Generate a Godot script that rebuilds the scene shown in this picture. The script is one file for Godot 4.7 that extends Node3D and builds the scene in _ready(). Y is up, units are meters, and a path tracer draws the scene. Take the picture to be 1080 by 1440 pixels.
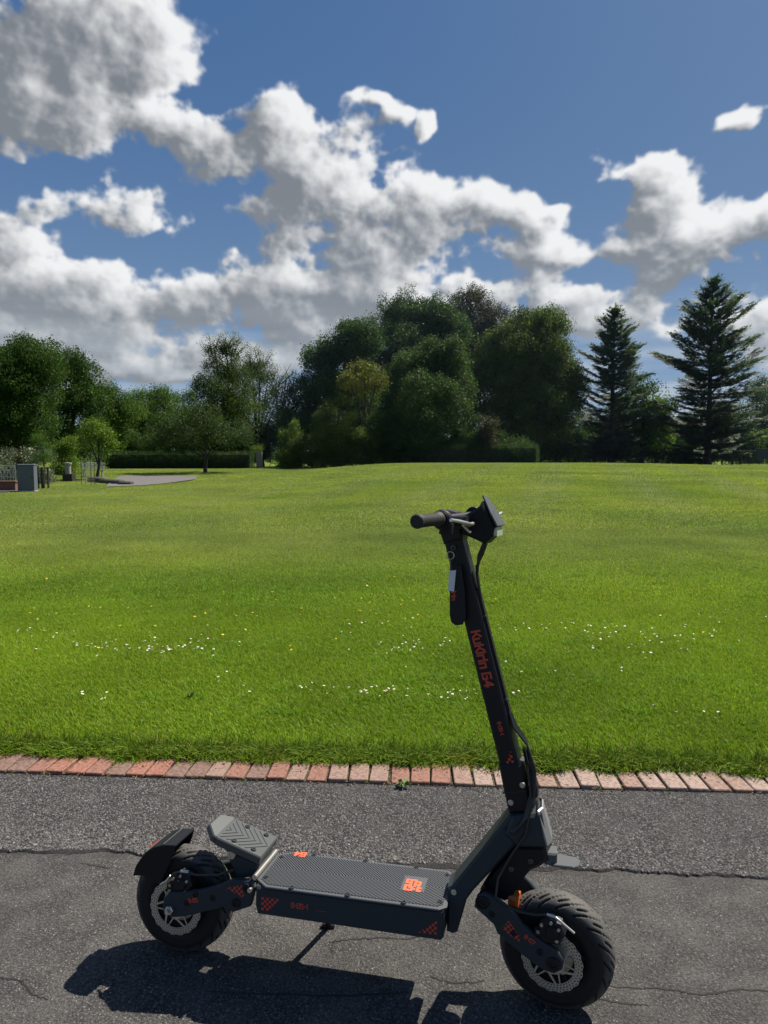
extends Node3D
# A dark electric scooter on a tarmac park path, a brick edging, a daisy lawn and a backdrop of trees under a cumulus sky.

const EXPO := 1.9
const SUN_AZ := 50.0
const SUN_EL := 51.5
var used := {}
var M := {}
var rng := RandomNumberGenerator.new()


# ---------------------------------------------------------------- mesh helpers
class MB:
	var st := SurfaceTool.new()
	var n := 0

	func _init() -> void:
		st.begin(Mesh.PRIMITIVE_TRIANGLES)
		st.set_smooth_group(-1)

	func smooth(on: bool) -> void:
		st.set_smooth_group(0 if on else -1)

	func tri(a: Vector3, b: Vector3, c: Vector3) -> void:   # counter-clockwise seen from outside
		st.add_vertex(a)
		st.add_vertex(c)
		st.add_vertex(b)
		n += 1

	func quad(a: Vector3, b: Vector3, c: Vector3, d: Vector3) -> void:
		tri(a, b, c)
		tri(a, c, d)

	func prism(poly: PackedVector2Array, z0: float, z1: float, bev := 0.0, xf := Transform3D()) -> void:
		var p := poly.duplicate()
		var area := 0.0
		for i in p.size():
			area += p[i].cross(p[(i + 1) % p.size()])
		if area < 0.0:
			p.reverse()
		var q := p.duplicate()
		var m := p.size()
		if bev > 0.0:
			for i in m:
				var e0 := (p[i] - p[(i + m - 1) % m]).normalized()
				var e1 := (p[(i + 1) % m] - p[i]).normalized()
				var n0 := Vector2(-e0.y, e0.x)
				var n1 := Vector2(-e1.y, e1.x)
				var mid := n0 + n1
				var k := minf(2.0, 2.0 / maxf(mid.length_squared(), 0.2))
				q[i] = p[i] + mid * (bev * k)
		var idx := Geometry2D.triangulate_polygon(q)
		for k in range(0, idx.size(), 3):
			var a := q[idx[k]]
			var b := q[idx[k + 1]]
			var c := q[idx[k + 2]]
			if (b - a).cross(c - a) < 0.0:
				var t := b
				b = c
				c = t
			tri(xf * Vector3(a.x, a.y, z1), xf * Vector3(b.x, b.y, z1), xf * Vector3(c.x, c.y, z1))
			tri(xf * Vector3(a.x, a.y, z0), xf * Vector3(c.x, c.y, z0), xf * Vector3(b.x, b.y, z0))
		for i in m:
			var j := (i + 1) % m
			var lo := z0 + bev
			var hi := z1 - bev
			quad(xf * Vector3(p[i].x, p[i].y, lo), xf * Vector3(p[j].x, p[j].y, lo), xf * Vector3(p[j].x, p[j].y, hi), xf * Vector3(p[i].x, p[i].y, hi))
			if bev > 0.0:
				quad(xf * Vector3(p[i].x, p[i].y, hi), xf * Vector3(p[j].x, p[j].y, hi), xf * Vector3(q[j].x, q[j].y, z1), xf * Vector3(q[i].x, q[i].y, z1))
				quad(xf * Vector3(q[i].x, q[i].y, z0), xf * Vector3(q[j].x, q[j].y, z0), xf * Vector3(p[j].x, p[j].y, lo), xf * Vector3(p[i].x, p[i].y, lo))

	func box(c: Vector3, s: Vector3, bev := 0.0, xf := Transform3D()) -> void:
		var h := s * 0.5
		prism(PackedVector2Array([Vector2(-h.x, -h.y), Vector2(h.x, -h.y), Vector2(h.x, h.y), Vector2(-h.x, h.y)]), -h.z, h.z, bev, xf * Transform3D(Basis(), c))

	func tube(pts: Array, r0: float, r1: float, sides := 8, caps := true, xf := Transform3D()) -> void:
		var rings := []
		var ref := Vector3(0.31, 0.17, 0.93)
		for i in pts.size():
			var d: Vector3 = (pts[mini(i + 1, pts.size() - 1)] - pts[maxi(i - 1, 0)]).normalized()
			var u := (ref - d * ref.dot(d)).normalized()
			ref = u
			var v := d.cross(u)
			var r := lerpf(r0, r1, float(i) / maxf(1.0, pts.size() - 1))
			var ring := PackedVector3Array()
			for s in sides:
				var a := TAU * s / sides
				ring.append(xf * (pts[i] + (u * cos(a) + v * sin(a)) * r))
			rings.append(ring)
		smooth(true)
		for i in rings.size() - 1:
			for s in sides:
				var t := (s + 1) % sides
				quad(rings[i][s], rings[i][t], rings[i + 1][t], rings[i + 1][s])
		smooth(false)
		if caps:
			for e in [0, rings.size() - 1]:
				var c := Vector3.ZERO
				for v in rings[e]:
					c += v
				c /= sides
				for s in sides:
					if e == 0:
						tri(c, rings[e][(s + 1) % sides], rings[e][s])
					else:
						tri(c, rings[e][s], rings[e][(s + 1) % sides])

	func lathe(prof: Array, segs: int, xf := Transform3D(), soft := false) -> void:   # prof of Vector2(radius, z), going from high z to low z on the outside
		smooth(soft)
		for s in segs:
			var a0 := TAU * s / segs
			var a1 := TAU * (s + 1) / segs
			for i in prof.size() - 1:
				var p: Vector2 = prof[i]
				var q: Vector2 = prof[i + 1]
				quad(xf * Vector3(p.x * cos(a0), p.x * sin(a0), p.y), xf * Vector3(q.x * cos(a0), q.x * sin(a0), q.y), xf * Vector3(q.x * cos(a1), q.x * sin(a1), q.y), xf * Vector3(p.x * cos(a1), p.x * sin(a1), p.y))
		smooth(false)

	func torus(c: Vector3, axis_basis: Basis, R: float, r: float, segs := 20, sides := 6) -> void:
		var pts := []
		for i in segs + 1:
			var a := TAU * i / segs
			pts.append(c + axis_basis * Vector3(cos(a) * R, sin(a) * R, 0))
		tube(pts, r, r, sides, false)

	func done() -> ArrayMesh:
		st.generate_normals()
		return st.commit()


func pv(a: Array) -> PackedVector2Array:
	var out := PackedVector2Array()
	for i in range(0, a.size(), 2):
		out.append(Vector2(a[i], a[i + 1]))
	return out


# ---------------------------------------------------------------- naming
func numbered(called: String) -> String:
	var k: int = used.get(called, 0)
	used[called] = k + 1
	return called if k == 0 else "%s_%03d" % [called, k]


func tag(o: Node, label := "", category := "", group := "", kind := "") -> Node:
	if label:
		o.set_meta("label", label)
	if category:
		o.set_meta("category", category)
	if group:
		o.set_meta("group", group)
	if kind:
		o.set_meta("kind", kind)
	return o


func thing(called: String, at: Vector3, label: String, category: String, group := "") -> Node3D:
	var o := Node3D.new()
	o.name = numbered(called)
	o.position = at
	add_child(o, true)
	tag(o, label, category, group)
	return o


func part(called: String, mesh: Mesh, mat: Material, parent: Node, xf := Transform3D()) -> MeshInstance3D:
	var o := MeshInstance3D.new()
	o.name = called
	o.mesh = mesh
	o.material_override = mat
	o.transform = xf
	parent.add_child(o, true)
	return o


func struct(called: String, mesh: Mesh, mat: Material) -> MeshInstance3D:
	var o := part(numbered(called), mesh, mat, self)
	o.set_meta("kind", "structure")
	return o


func many(called: String, mesh: Mesh, mat: Material, parent: Node, where: Array, tints: PackedColorArray) -> MultiMeshInstance3D:
	var mm := MultiMesh.new()
	mm.transform_format = MultiMesh.TRANSFORM_3D
	mm.use_colors = true
	mm.mesh = mesh
	mm.instance_count = where.size()
	for i in where.size():
		mm.set_instance_transform(i, where[i])
		mm.set_instance_color(i, tints[i])
	var o := MultiMeshInstance3D.new()
	o.name = called
	o.multimesh = mm
	o.material_override = mat
	o.set_meta("kind", "stuff")
	parent.add_child(o, true)
	return o


# ---------------------------------------------------------------- materials
func lin(r: float, g: float, b: float) -> Color:
	return Color(r, g, b).linear_to_srgb()


func mat(called: String, c: Color, rough := 0.6, metal := 0.0, spec := 0.5) -> StandardMaterial3D:
	var m := StandardMaterial3D.new()
	m.resource_name = called
	m.albedo_color = c
	m.roughness = rough
	m.metallic = metal
	m.metallic_specular = spec
	M[called] = m
	return m


func noise_tex(size: int, freq: float, oct: int, kind := FastNoiseLite.TYPE_SIMPLEX_SMOOTH, ramp: Gradient = null, sd := 1) -> NoiseTexture2D:
	var f := FastNoiseLite.new()
	f.seed = sd
	f.noise_type = kind
	f.frequency = freq
	f.fractal_octaves = oct
	if kind == FastNoiseLite.TYPE_CELLULAR:
		f.cellular_return_type = FastNoiseLite.RETURN_DISTANCE2_SUB
	var t := NoiseTexture2D.new()
	t.width = size
	t.height = size
	t.seamless = true
	t.noise = f
	if ramp:
		t.color_ramp = ramp
	return t


func ramp(stops: Array) -> Gradient:
	var g := Gradient.new()
	var o := PackedFloat32Array()
	var c := PackedColorArray()
	for s in stops:
		o.append(s[0])
		c.append(s[1])
	g.offsets = o
	g.colors = c
	return g


func grey(v: float) -> Color:
	return lin(v, v, v)


func world_map(m: StandardMaterial3D, scale: float) -> void:
	m.uv1_triplanar = true
	m.uv1_world_triplanar = true
	m.uv1_scale = Vector3(scale, scale, scale)


func make_materials() -> void:
	var m: StandardMaterial3D
	# tarmac: dark binder between real stones, tinted by broad worn patches
	m = mat("tarmac", Color.WHITE, 0.93, 0.0, 0.3)
	m.albedo_texture = noise_tex(1024, 0.09, 4, FastNoiseLite.TYPE_SIMPLEX_SMOOTH, ramp([[0.2, lin(0.036, 0.036, 0.037)], [0.5, lin(0.060, 0.060, 0.060)], [0.8, lin(0.090, 0.089, 0.087)]]), 3)
	m.heightmap_enabled = true
	m.heightmap_scale = 0.25
	m.heightmap_texture = noise_tex(1024, 0.16, 3, FastNoiseLite.TYPE_SIMPLEX_SMOOTH, null, 4)
	m.detail_enabled = true
	m.detail_blend_mode = BaseMaterial3D.BLEND_MODE_MUL
	m.detail_albedo = noise_tex(512, 0.012, 4, FastNoiseLite.TYPE_SIMPLEX_SMOOTH, ramp([[0.25, lin(0.62, 0.62, 0.63)], [0.75, lin(1, 0.99, 0.97)]]), 5)
	world_map(m, 0.9)
	var binder := m.duplicate() as StandardMaterial3D
	binder.albedo_color = lin(0.62, 0.61, 0.64)
	M["strip_binder"] = binder
	m = mat("stone_chip", Color.WHITE, 0.75, 0.0, 0.45)
	m.vertex_color_use_as_albedo = true
	m = mat("crack_tar", lin(0.012, 0.012, 0.013), 0.95)
	m = mat("far_tarmac", Color.WHITE, 0.9, 0.0, 0.4)
	m.albedo_texture = noise_tex(512, 0.03, 4, FastNoiseLite.TYPE_SIMPLEX_SMOOTH, ramp([[0.2, lin(0.085, 0.08, 0.085)], [0.8, lin(0.13, 0.125, 0.125)]]), 6)
	world_map(m, 0.4)
	# lawn soil under the blades
	m = mat("turf", Color.WHITE, 0.95, 0.0, 0.2)
	m.albedo_texture = noise_tex(1024, 0.05, 5, FastNoiseLite.TYPE_SIMPLEX_SMOOTH, ramp([[0.25, lin(0.06, 0.105, 0.014)], [0.55, lin(0.095, 0.15, 0.02)], [0.8, lin(0.13, 0.18, 0.028)]]), 7)
	world_map(m, 0.35)
	m = mat("grass_blade", Color.WHITE, 0.6, 0.0, 0.24)
	m.vertex_color_use_as_albedo = true
	m.backlight_enabled = true
	m.backlight = lin(0.75, 0.85, 0.4)
	m = mat("leaf", Color.WHITE, 0.6, 0.0, 0.3)
	m.vertex_color_use_as_albedo = true
	m.backlight_enabled = true
	m.backlight = lin(0.65, 0.8, 0.3)
	m = mat("gloss_leaf", Color.WHITE, 0.5, 0.0, 0.35)
	m.vertex_color_use_as_albedo = true
	m.backlight_enabled = true
	m.backlight = lin(0.25, 0.3, 0.12)
	m = mat("leaf_green", lin(0.07, 0.14, 0.03), 0.6)
	m = mat("bark", Color.WHITE, 0.9)
	m.albedo_texture = noise_tex(256, 0.05, 4, FastNoiseLite.TYPE_SIMPLEX_SMOOTH, ramp([[0.2, lin(0.018, 0.016, 0.013)], [0.8, lin(0.055, 0.047, 0.038)]]), 8)
	world_map(m, 1.0)
	m = mat("hedge_core", lin(0.012, 0.02, 0.008), 0.95)
	m = mat("petal", lin(0.78, 0.78, 0.76), 0.7)
	m = mat("buttercup", lin(0.75, 0.55, 0.02), 0.6)
	m = mat("flower_eye", lin(0.7, 0.45, 0.03), 0.8)
	# bricks
	var tones := [[0.235, 0.12, 0.092], [0.27, 0.125, 0.092], [0.19, 0.12, 0.10], [0.245, 0.165, 0.135], [0.29, 0.215, 0.185]]
	for i in tones.size():
		var t: Array = tones[i]
		m = mat("brick%d" % i, Color.WHITE, 0.85, 0.0, 0.4)
		m.albedo_texture = noise_tex(256, 0.06, 5, FastNoiseLite.TYPE_SIMPLEX_SMOOTH, ramp([[0.15, lin(t[0] * 0.5, t[1] * 0.52, t[2] * 0.55)], [0.45, lin(t[0] * 0.85, t[1] * 0.85, t[2] * 0.85)], [0.75, lin(t[0], t[1], t[2])], [0.95, lin(t[0] * 1.15, t[1] * 1.3, t[2] * 1.4)]]), 20 + i)
		m.heightmap_enabled = true
		m.heightmap_scale = 0.12
		m.heightmap_texture = noise_tex(256, 0.12, 3, FastNoiseLite.TYPE_SIMPLEX_SMOOTH, null, 30)
		world_map(m, 3.0)
	m = mat("joint_dirt", Color.WHITE, 1.0, 0.0, 0.2)
	m.albedo_texture = noise_tex(256, 0.1, 4, FastNoiseLite.TYPE_SIMPLEX_SMOOTH, ramp([[0.2, lin(0.02, 0.018, 0.012)], [0.8, lin(0.13, 0.11, 0.075)]]), 9)
	world_map(m, 2.5)
	# scooter
	m = mat("frame_grey", lin(0.025, 0.034, 0.041), 0.52, 0.0, 0.34)
	m.heightmap_enabled = true
	m.heightmap_scale = 0.02
	m.heightmap_texture = noise_tex(256, 0.3, 2, FastNoiseLite.TYPE_SIMPLEX_SMOOTH, null, 11)
	world_map(m, 8.0)
	m = mat("cover_grey", lin(0.22, 0.235, 0.24), 0.4, 0.4)
	m = mat("plate_grey", lin(0.056, 0.064, 0.067), 0.45, 0.2)
	m = mat("mat_grey", lin(0.058, 0.066, 0.076), 0.55)
	m = mat("black_plastic", lin(0.009, 0.010, 0.013), 0.5, 0.0, 0.32)
	m = mat("black_metal", lin(0.009, 0.010, 0.014), 0.45, 0.0, 0.36)
	m = mat("cable_black", lin(0.014, 0.014, 0.015), 0.4)
	m = mat("rubber", Color.WHITE, 0.7, 0.0, 0.4)
	m.vertex_color_use_as_albedo = true
	m = mat("grip_rubber", lin(0.012, 0.012, 0.014), 0.7)
	m = mat("steel", lin(0.55, 0.54, 0.5), 0.32, 0.9)
	m = mat("disc_steel", lin(0.50, 0.47, 0.40), 0.42, 0.6)
	m = mat("bolt", lin(0.10, 0.10, 0.11), 0.3, 0.8)
	m = mat("silver_lever", lin(0.6, 0.6, 0.62), 0.3, 0.9)
	m = mat("orange_print", lin(0.85, 0.13, 0.05), 0.5)
	m = mat("red_print", lin(0.46, 0.05, 0.03), 0.5)
	m = mat("red_lens", lin(0.22, 0.008, 0.008), 0.15)
	m = mat("orange_lens", lin(0.5, 0.11, 0.02), 0.2)
	m = mat("lens_white", lin(0.38, 0.42, 0.36), 0.12)
	m = mat("tag_white", lin(0.55, 0.6, 0.66), 0.35)
	m = mat("strap_cloth", lin(0.012, 0.013, 0.016), 0.9)
	# things across the lawn
	m = mat("cabinet_paint", lin(0.075, 0.09, 0.11), 0.55)
	m = mat("galvanised", lin(0.42, 0.44, 0.45), 0.45, 0.5)
	m = mat("black_iron", lin(0.015, 0.015, 0.016), 0.6)
	m = mat("grey_stone", Color.WHITE, 0.9)
	m.albedo_texture = noise_tex(256, 0.05, 4, FastNoiseLite.TYPE_SIMPLEX_SMOOTH, ramp([[0.2, lin(0.15, 0.145, 0.13)], [0.8, lin(0.35, 0.34, 0.31)]]), 13)
	world_map(m, 1.5)
	m = mat("dark_stone", lin(0.06, 0.058, 0.05), 0.9)
	m = mat("wind_screen", lin(0.02, 0.03, 0.035), 0.85)
	m = mat("stake_wood", lin(0.07, 0.05, 0.035), 0.9)
	m = mat("dark_brick", Color.WHITE, 0.9)
	m.albedo_texture = noise_tex(256, 0.09, 3, FastNoiseLite.TYPE_SIMPLEX_SMOOTH, ramp([[0.2, lin(0.07, 0.032, 0.024)], [0.8, lin(0.22, 0.11, 0.07)]]), 14)
	world_map(m, 2.0)


# ---------------------------------------------------------------- sky
func sky_block(az0: float, el0: float, step: float, w: int, h: int) -> PackedFloat32Array:
	# radiance of air and clouds for a grid of directions (row 0 at the top); angles in degrees
	var out := PackedFloat32Array()
	out.resize(w * h * 3)
	var n1 := FastNoiseLite.new()
	n1.seed = 11
	n1.frequency = 1.0
	n1.fractal_octaves = 7
	n1.fractal_gain = 0.47
	n1.noise_type = FastNoiseLite.TYPE_SIMPLEX_SMOOTH
	var n2 := FastNoiseLite.new()
	n2.seed = 23
	n2.frequency = 1.0
	n2.fractal_octaves = 4
	n2.noise_type = FastNoiseLite.TYPE_SIMPLEX_SMOOTH
	var n3 := FastNoiseLite.new()
	n3.seed = 31
	n3.frequency = 1.0
	n3.fractal_octaves = 3
	n3.noise_type = FastNoiseLite.TYPE_SIMPLEX_SMOOTH
	# coarse field of cloud masses, computed every 0.6 degrees and smoothly enlarged
	var cs := 0.6
	var cw := int(ceil(w * step / cs)) + 3
	var ch := int(ceil(h * step / cs)) + 3
	var coarse := PackedFloat32Array()
	coarse.resize(cw * ch)
	for j in ch:
		var el := el0 + h * step - (j - 1) * cs
		for i in cw:
			var az := az0 + (i - 1) * cs
			var keep := 1.0
			if az > -48.0 and az < 46.0 and el < 48.0 and el > -6.0:
				for k in range(0, CLOUDS.size(), 4):
					var dx: float = (az - CLOUDS[k]) / CLOUDS[k + 2]
					var dy: float = (el - CLOUDS[k + 1]) / CLOUDS[k + 3]
					if dy < 0.0:
						dy *= 1.2
					var q := dx * dx + dy * dy
					if q < 6.0:
						keep *= 1.0 - 0.93 * exp(-1.15 * q)
			var outside := maxf(smoothstep(29.0, 42.0, absf(az)), smoothstep(33.0, 46.0, el))
			var f := 1.0 - keep
			if outside > 0.0:
				var d := direction(az, el)
				var lift := 1.0 / maxf(d.y + 0.18, 0.18)
				var m := n3.get_noise_3d(d.x * lift * 0.9 + 7.0, 0.0, d.z * lift * 0.9 + 3.0) * 1.7 + 0.24
				f = lerpf(f, clampf(m, 0.0, 0.95), outside)
			coarse[j * cw + i] = f
	var sun := direction(SUN_AZ, SUN_EL)
	var thick := PackedFloat32Array()
	thick.resize(w * h)
	var soft := PackedFloat32Array()
	soft.resize(w * h)
	for j in h:
		var el := el0 + (h - j - 0.5) * step
		for i in w:
			var az := az0 + (i + 0.5) * step
			var d := direction(az, el)
			# bilinear-smooth lookup in the coarse field, warped so that outlines billow
			var wx := n2.get_noise_3d(d.x * 9.0, d.y * 9.0, d.z * 9.0) * 1.2
			var wy := n2.get_noise_3d(d.x * 9.0 + 31.0, d.y * 9.0, d.z * 9.0) * 0.9
			var fx := clampf((az - az0 + wx) / cs + 1.0, 0.0, cw - 1.01)
			var fy := clampf((el0 + h * step - el + wy) / cs + 1.0, 0.0, ch - 1.01)
			var ix := int(fx)
			var iy := int(fy)
			fx -= ix
			fy -= iy
			var a := coarse[iy * cw + ix]
			var b := coarse[iy * cw + ix + 1]
			var c := coarse[(iy + 1) * cw + ix]
			var e := coarse[(iy + 1) * cw + ix + 1]
			var f := lerpf(lerpf(a, b, fx), lerpf(c, e, fx), fy)
			var s := 7.5
			var puff := n1.get_noise_3d(d.x * s, d.y * s * 1.35, d.z * s)
			var billow := 0.33 - absf(n1.get_noise_3d(d.x * s * 1.7 + 5.0, d.y * s * 2.2, d.z * s * 1.7)) * 1.25
			var amp := 0.50 + 0.50 * smoothstep(0.05, 0.6, f)
			thick[j * w + i] = f - 0.49 + (0.84 * puff + 0.5 * billow + 0.24 * n2.get_noise_3d(d.x * 46.0, d.y * 46.0, d.z * 46.0)) * amp
			var puff2 := n2.get_noise_3d(d.x * s, d.y * s * 1.35, d.z * s + 9.0)
			soft[j * w + i] = 0.55 * thick[j * w + i] + 0.45 * (f - 0.49 + (0.75 * puff + 0.3 * puff2) * amp)
	# shade: how much cloud lies towards the sun
	for j in h:
		var el := el0 + (h - j - 0.5) * step
		var y := sin(deg_to_rad(el))
		for i in w:
			var az := az0 + (i + 0.5) * step
			var d := direction(az, el)
			var t := thick[j * w + i]
			# air
			var g := pow(clampf(1.0 - y, 0.0, 1.0), 3.6)
			var air := Vector3(0.040, 0.122, 0.310).lerp(Vector3(0.29, 0.43, 0.60), g)
			var ang := d.dot(sun)
			var glow := pow(clampf(ang, 0.0, 1.0), 6.0)
			air += Vector3(0.14, 0.15, 0.14) * glow
			var color := air
			if t > -0.07:
				var alpha := smoothstep(-0.06, 0.27, t)
				var dx := (SUN_AZ - az)
				var dy := (SUN_EL - el)
				var l := sqrt(dx * dx + dy * dy) + 0.001
				dx /= l
				dy /= l
				var sum := 0.0
				for k in 6:
					var far: float = [0.25, 0.6, 1.2, 2.2, 3.6, 5.4][k]
					var wgt: float = [0.25, 0.4, 0.6, 0.9, 1.1, 1.3][k]
					var x := clampi(i + int(dx * far / step), 0, w - 1)
					var yy := clampi(j - int(dy * far / step), 0, h - 1)
					sum += wgt * clampf(soft[yy * w + x] + 0.05, 0.0, 0.5)
				# relief: cloud sides that face the sun are the thinner ones on the way to it
				var relief := 0.0
				for k in 4:
					var far: float = [0.18, 0.4, 0.9, 1.9][k]
					var x := clampi(i + int(round(dx * far / step)), 0, w - 1)
					var yy := clampi(j - int(round(dy * far / step)), 0, h - 1)
					relief += (maxf(soft[j * w + i], 0.0) - maxf(soft[yy * w + x], 0.0)) * [0.5, 0.7, 0.8, 0.7][k]
				var lit := 0.25 + 0.74 * exp(-1.0 * sum) + 1.0 * relief
				lit *= 0.50 + 0.50 * exp(-2.6 * maxf(soft[j * w + i] - 0.05, 0.0))
				lit *= lerpf(0.74, 1.0, smoothstep(5.0, 15.0, el))
				lit = clampf(lit * 1.05 + 0.10 * glow, 0.0, 1.0)
				lit = lit * lit * (3.0 - 2.0 * lit) * 0.6 + lit * 0.4
				var shade := Vector3(0.19, 0.21, 0.24).lerp(Vector3(0.30, 0.34, 0.39), g * 0.8)
				var body := shade.lerp(Vector3(0.88, 0.89, 0.90), lit)
				color = air.lerp(body, alpha)
			# thin milky veil low over the horizon
			var veil := smoothstep(13.0, 3.0, el) * clampf(0.42 + 0.9 * n3.get_noise_3d(d.x * 5.0, d.y * 34.0, d.z * 5.0), 0.0, 0.8)
			color = color.lerp(Vector3(0.52, 0.58, 0.64), veil)
			var o := (j * w + i) * 3
			out[o] = color.x / EXPO
			out[o + 1] = color.y / EXPO
			out[o + 2] = color.z / EXPO
	return out


func direction(az: float, el: float) -> Vector3:
	var a := deg_to_rad(az)
	var e := deg_to_rad(el)
	return Vector3(sin(a) * cos(e), sin(e), -cos(a) * cos(e))


func make_sky() -> Texture2D:
	var W := 4096
	var H := 2048
	var step := 360.0 / W
	var low := sky_block(-180.0, 0.0, step * 8.0, W / 8, H / 16)
	var half := Image.create_from_data(W / 8, H / 16, false, Image.FORMAT_RGBF, low.to_byte_array())
	half.resize(W, H / 2, Image.INTERPOLATE_CUBIC)
	# the same sky at full detail where the picture looks, with a margin
	var i0 := int(W / 2 - 36.0 / step)
	var wn := int(72.0 / step)
	var hn := int(38.0 / step)
	var fine := sky_block(-180.0 + i0 * step, 0.0, step, wn, hn)
	var win := Image.create_from_data(wn, hn, false, Image.FORMAT_RGBF, fine.to_byte_array())
	half.blit_rect(win, Rect2i(0, 0, wn, hn), Vector2i(i0, H / 2 - hn))
	var full := Image.create(W, H, false, Image.FORMAT_RGBF)
	full.fill(Color(0.06, 0.075, 0.05))
	# a panorama starts at -Z, where the camera looks: swap the halves
	full.blit_rect(half, Rect2i(W / 2, 0, W / 2, H / 2), Vector2i.ZERO)
	full.blit_rect(half, Rect2i(0, 0, W / 2, H / 2), Vector2i(W / 2, 0))
	return ImageTexture.create_from_image(full)


# ---------------------------------------------------------------- ground
func ss(a: float, b: float, v: float) -> float:
	var t := clampf((v - a) / (b - a), 0.0, 1.0)
	return t * t * (3.0 - 2.0 * t)


func hill(x: float, z: float) -> float:
	var d := maxf(-z, 0.5)
	var a := x / d * 52.0
	var r := 0.83 * ss(6, 50, d) * ss(-10, 2, a) * (1.0 - 0.3 * ss(14, 30, a))
	var l := 0.42 * ss(36, 52, d) * (1.0 - ss(-10, -2, a))
	return r + l - 0.5 * ss(52, 62, d) * ss(-8, 0, a) * (1.0 - ss(20, 27, a))


func kerb_z(x: float) -> float:
	return -2.929 + 0.0597 * x - 0.004 * x * x


func seam_z(x: float) -> float:
	return -2.335 + 0.066 * x


func lawn_y(x: float, z: float) -> float:
	return hill(x, z) + 0.012


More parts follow.
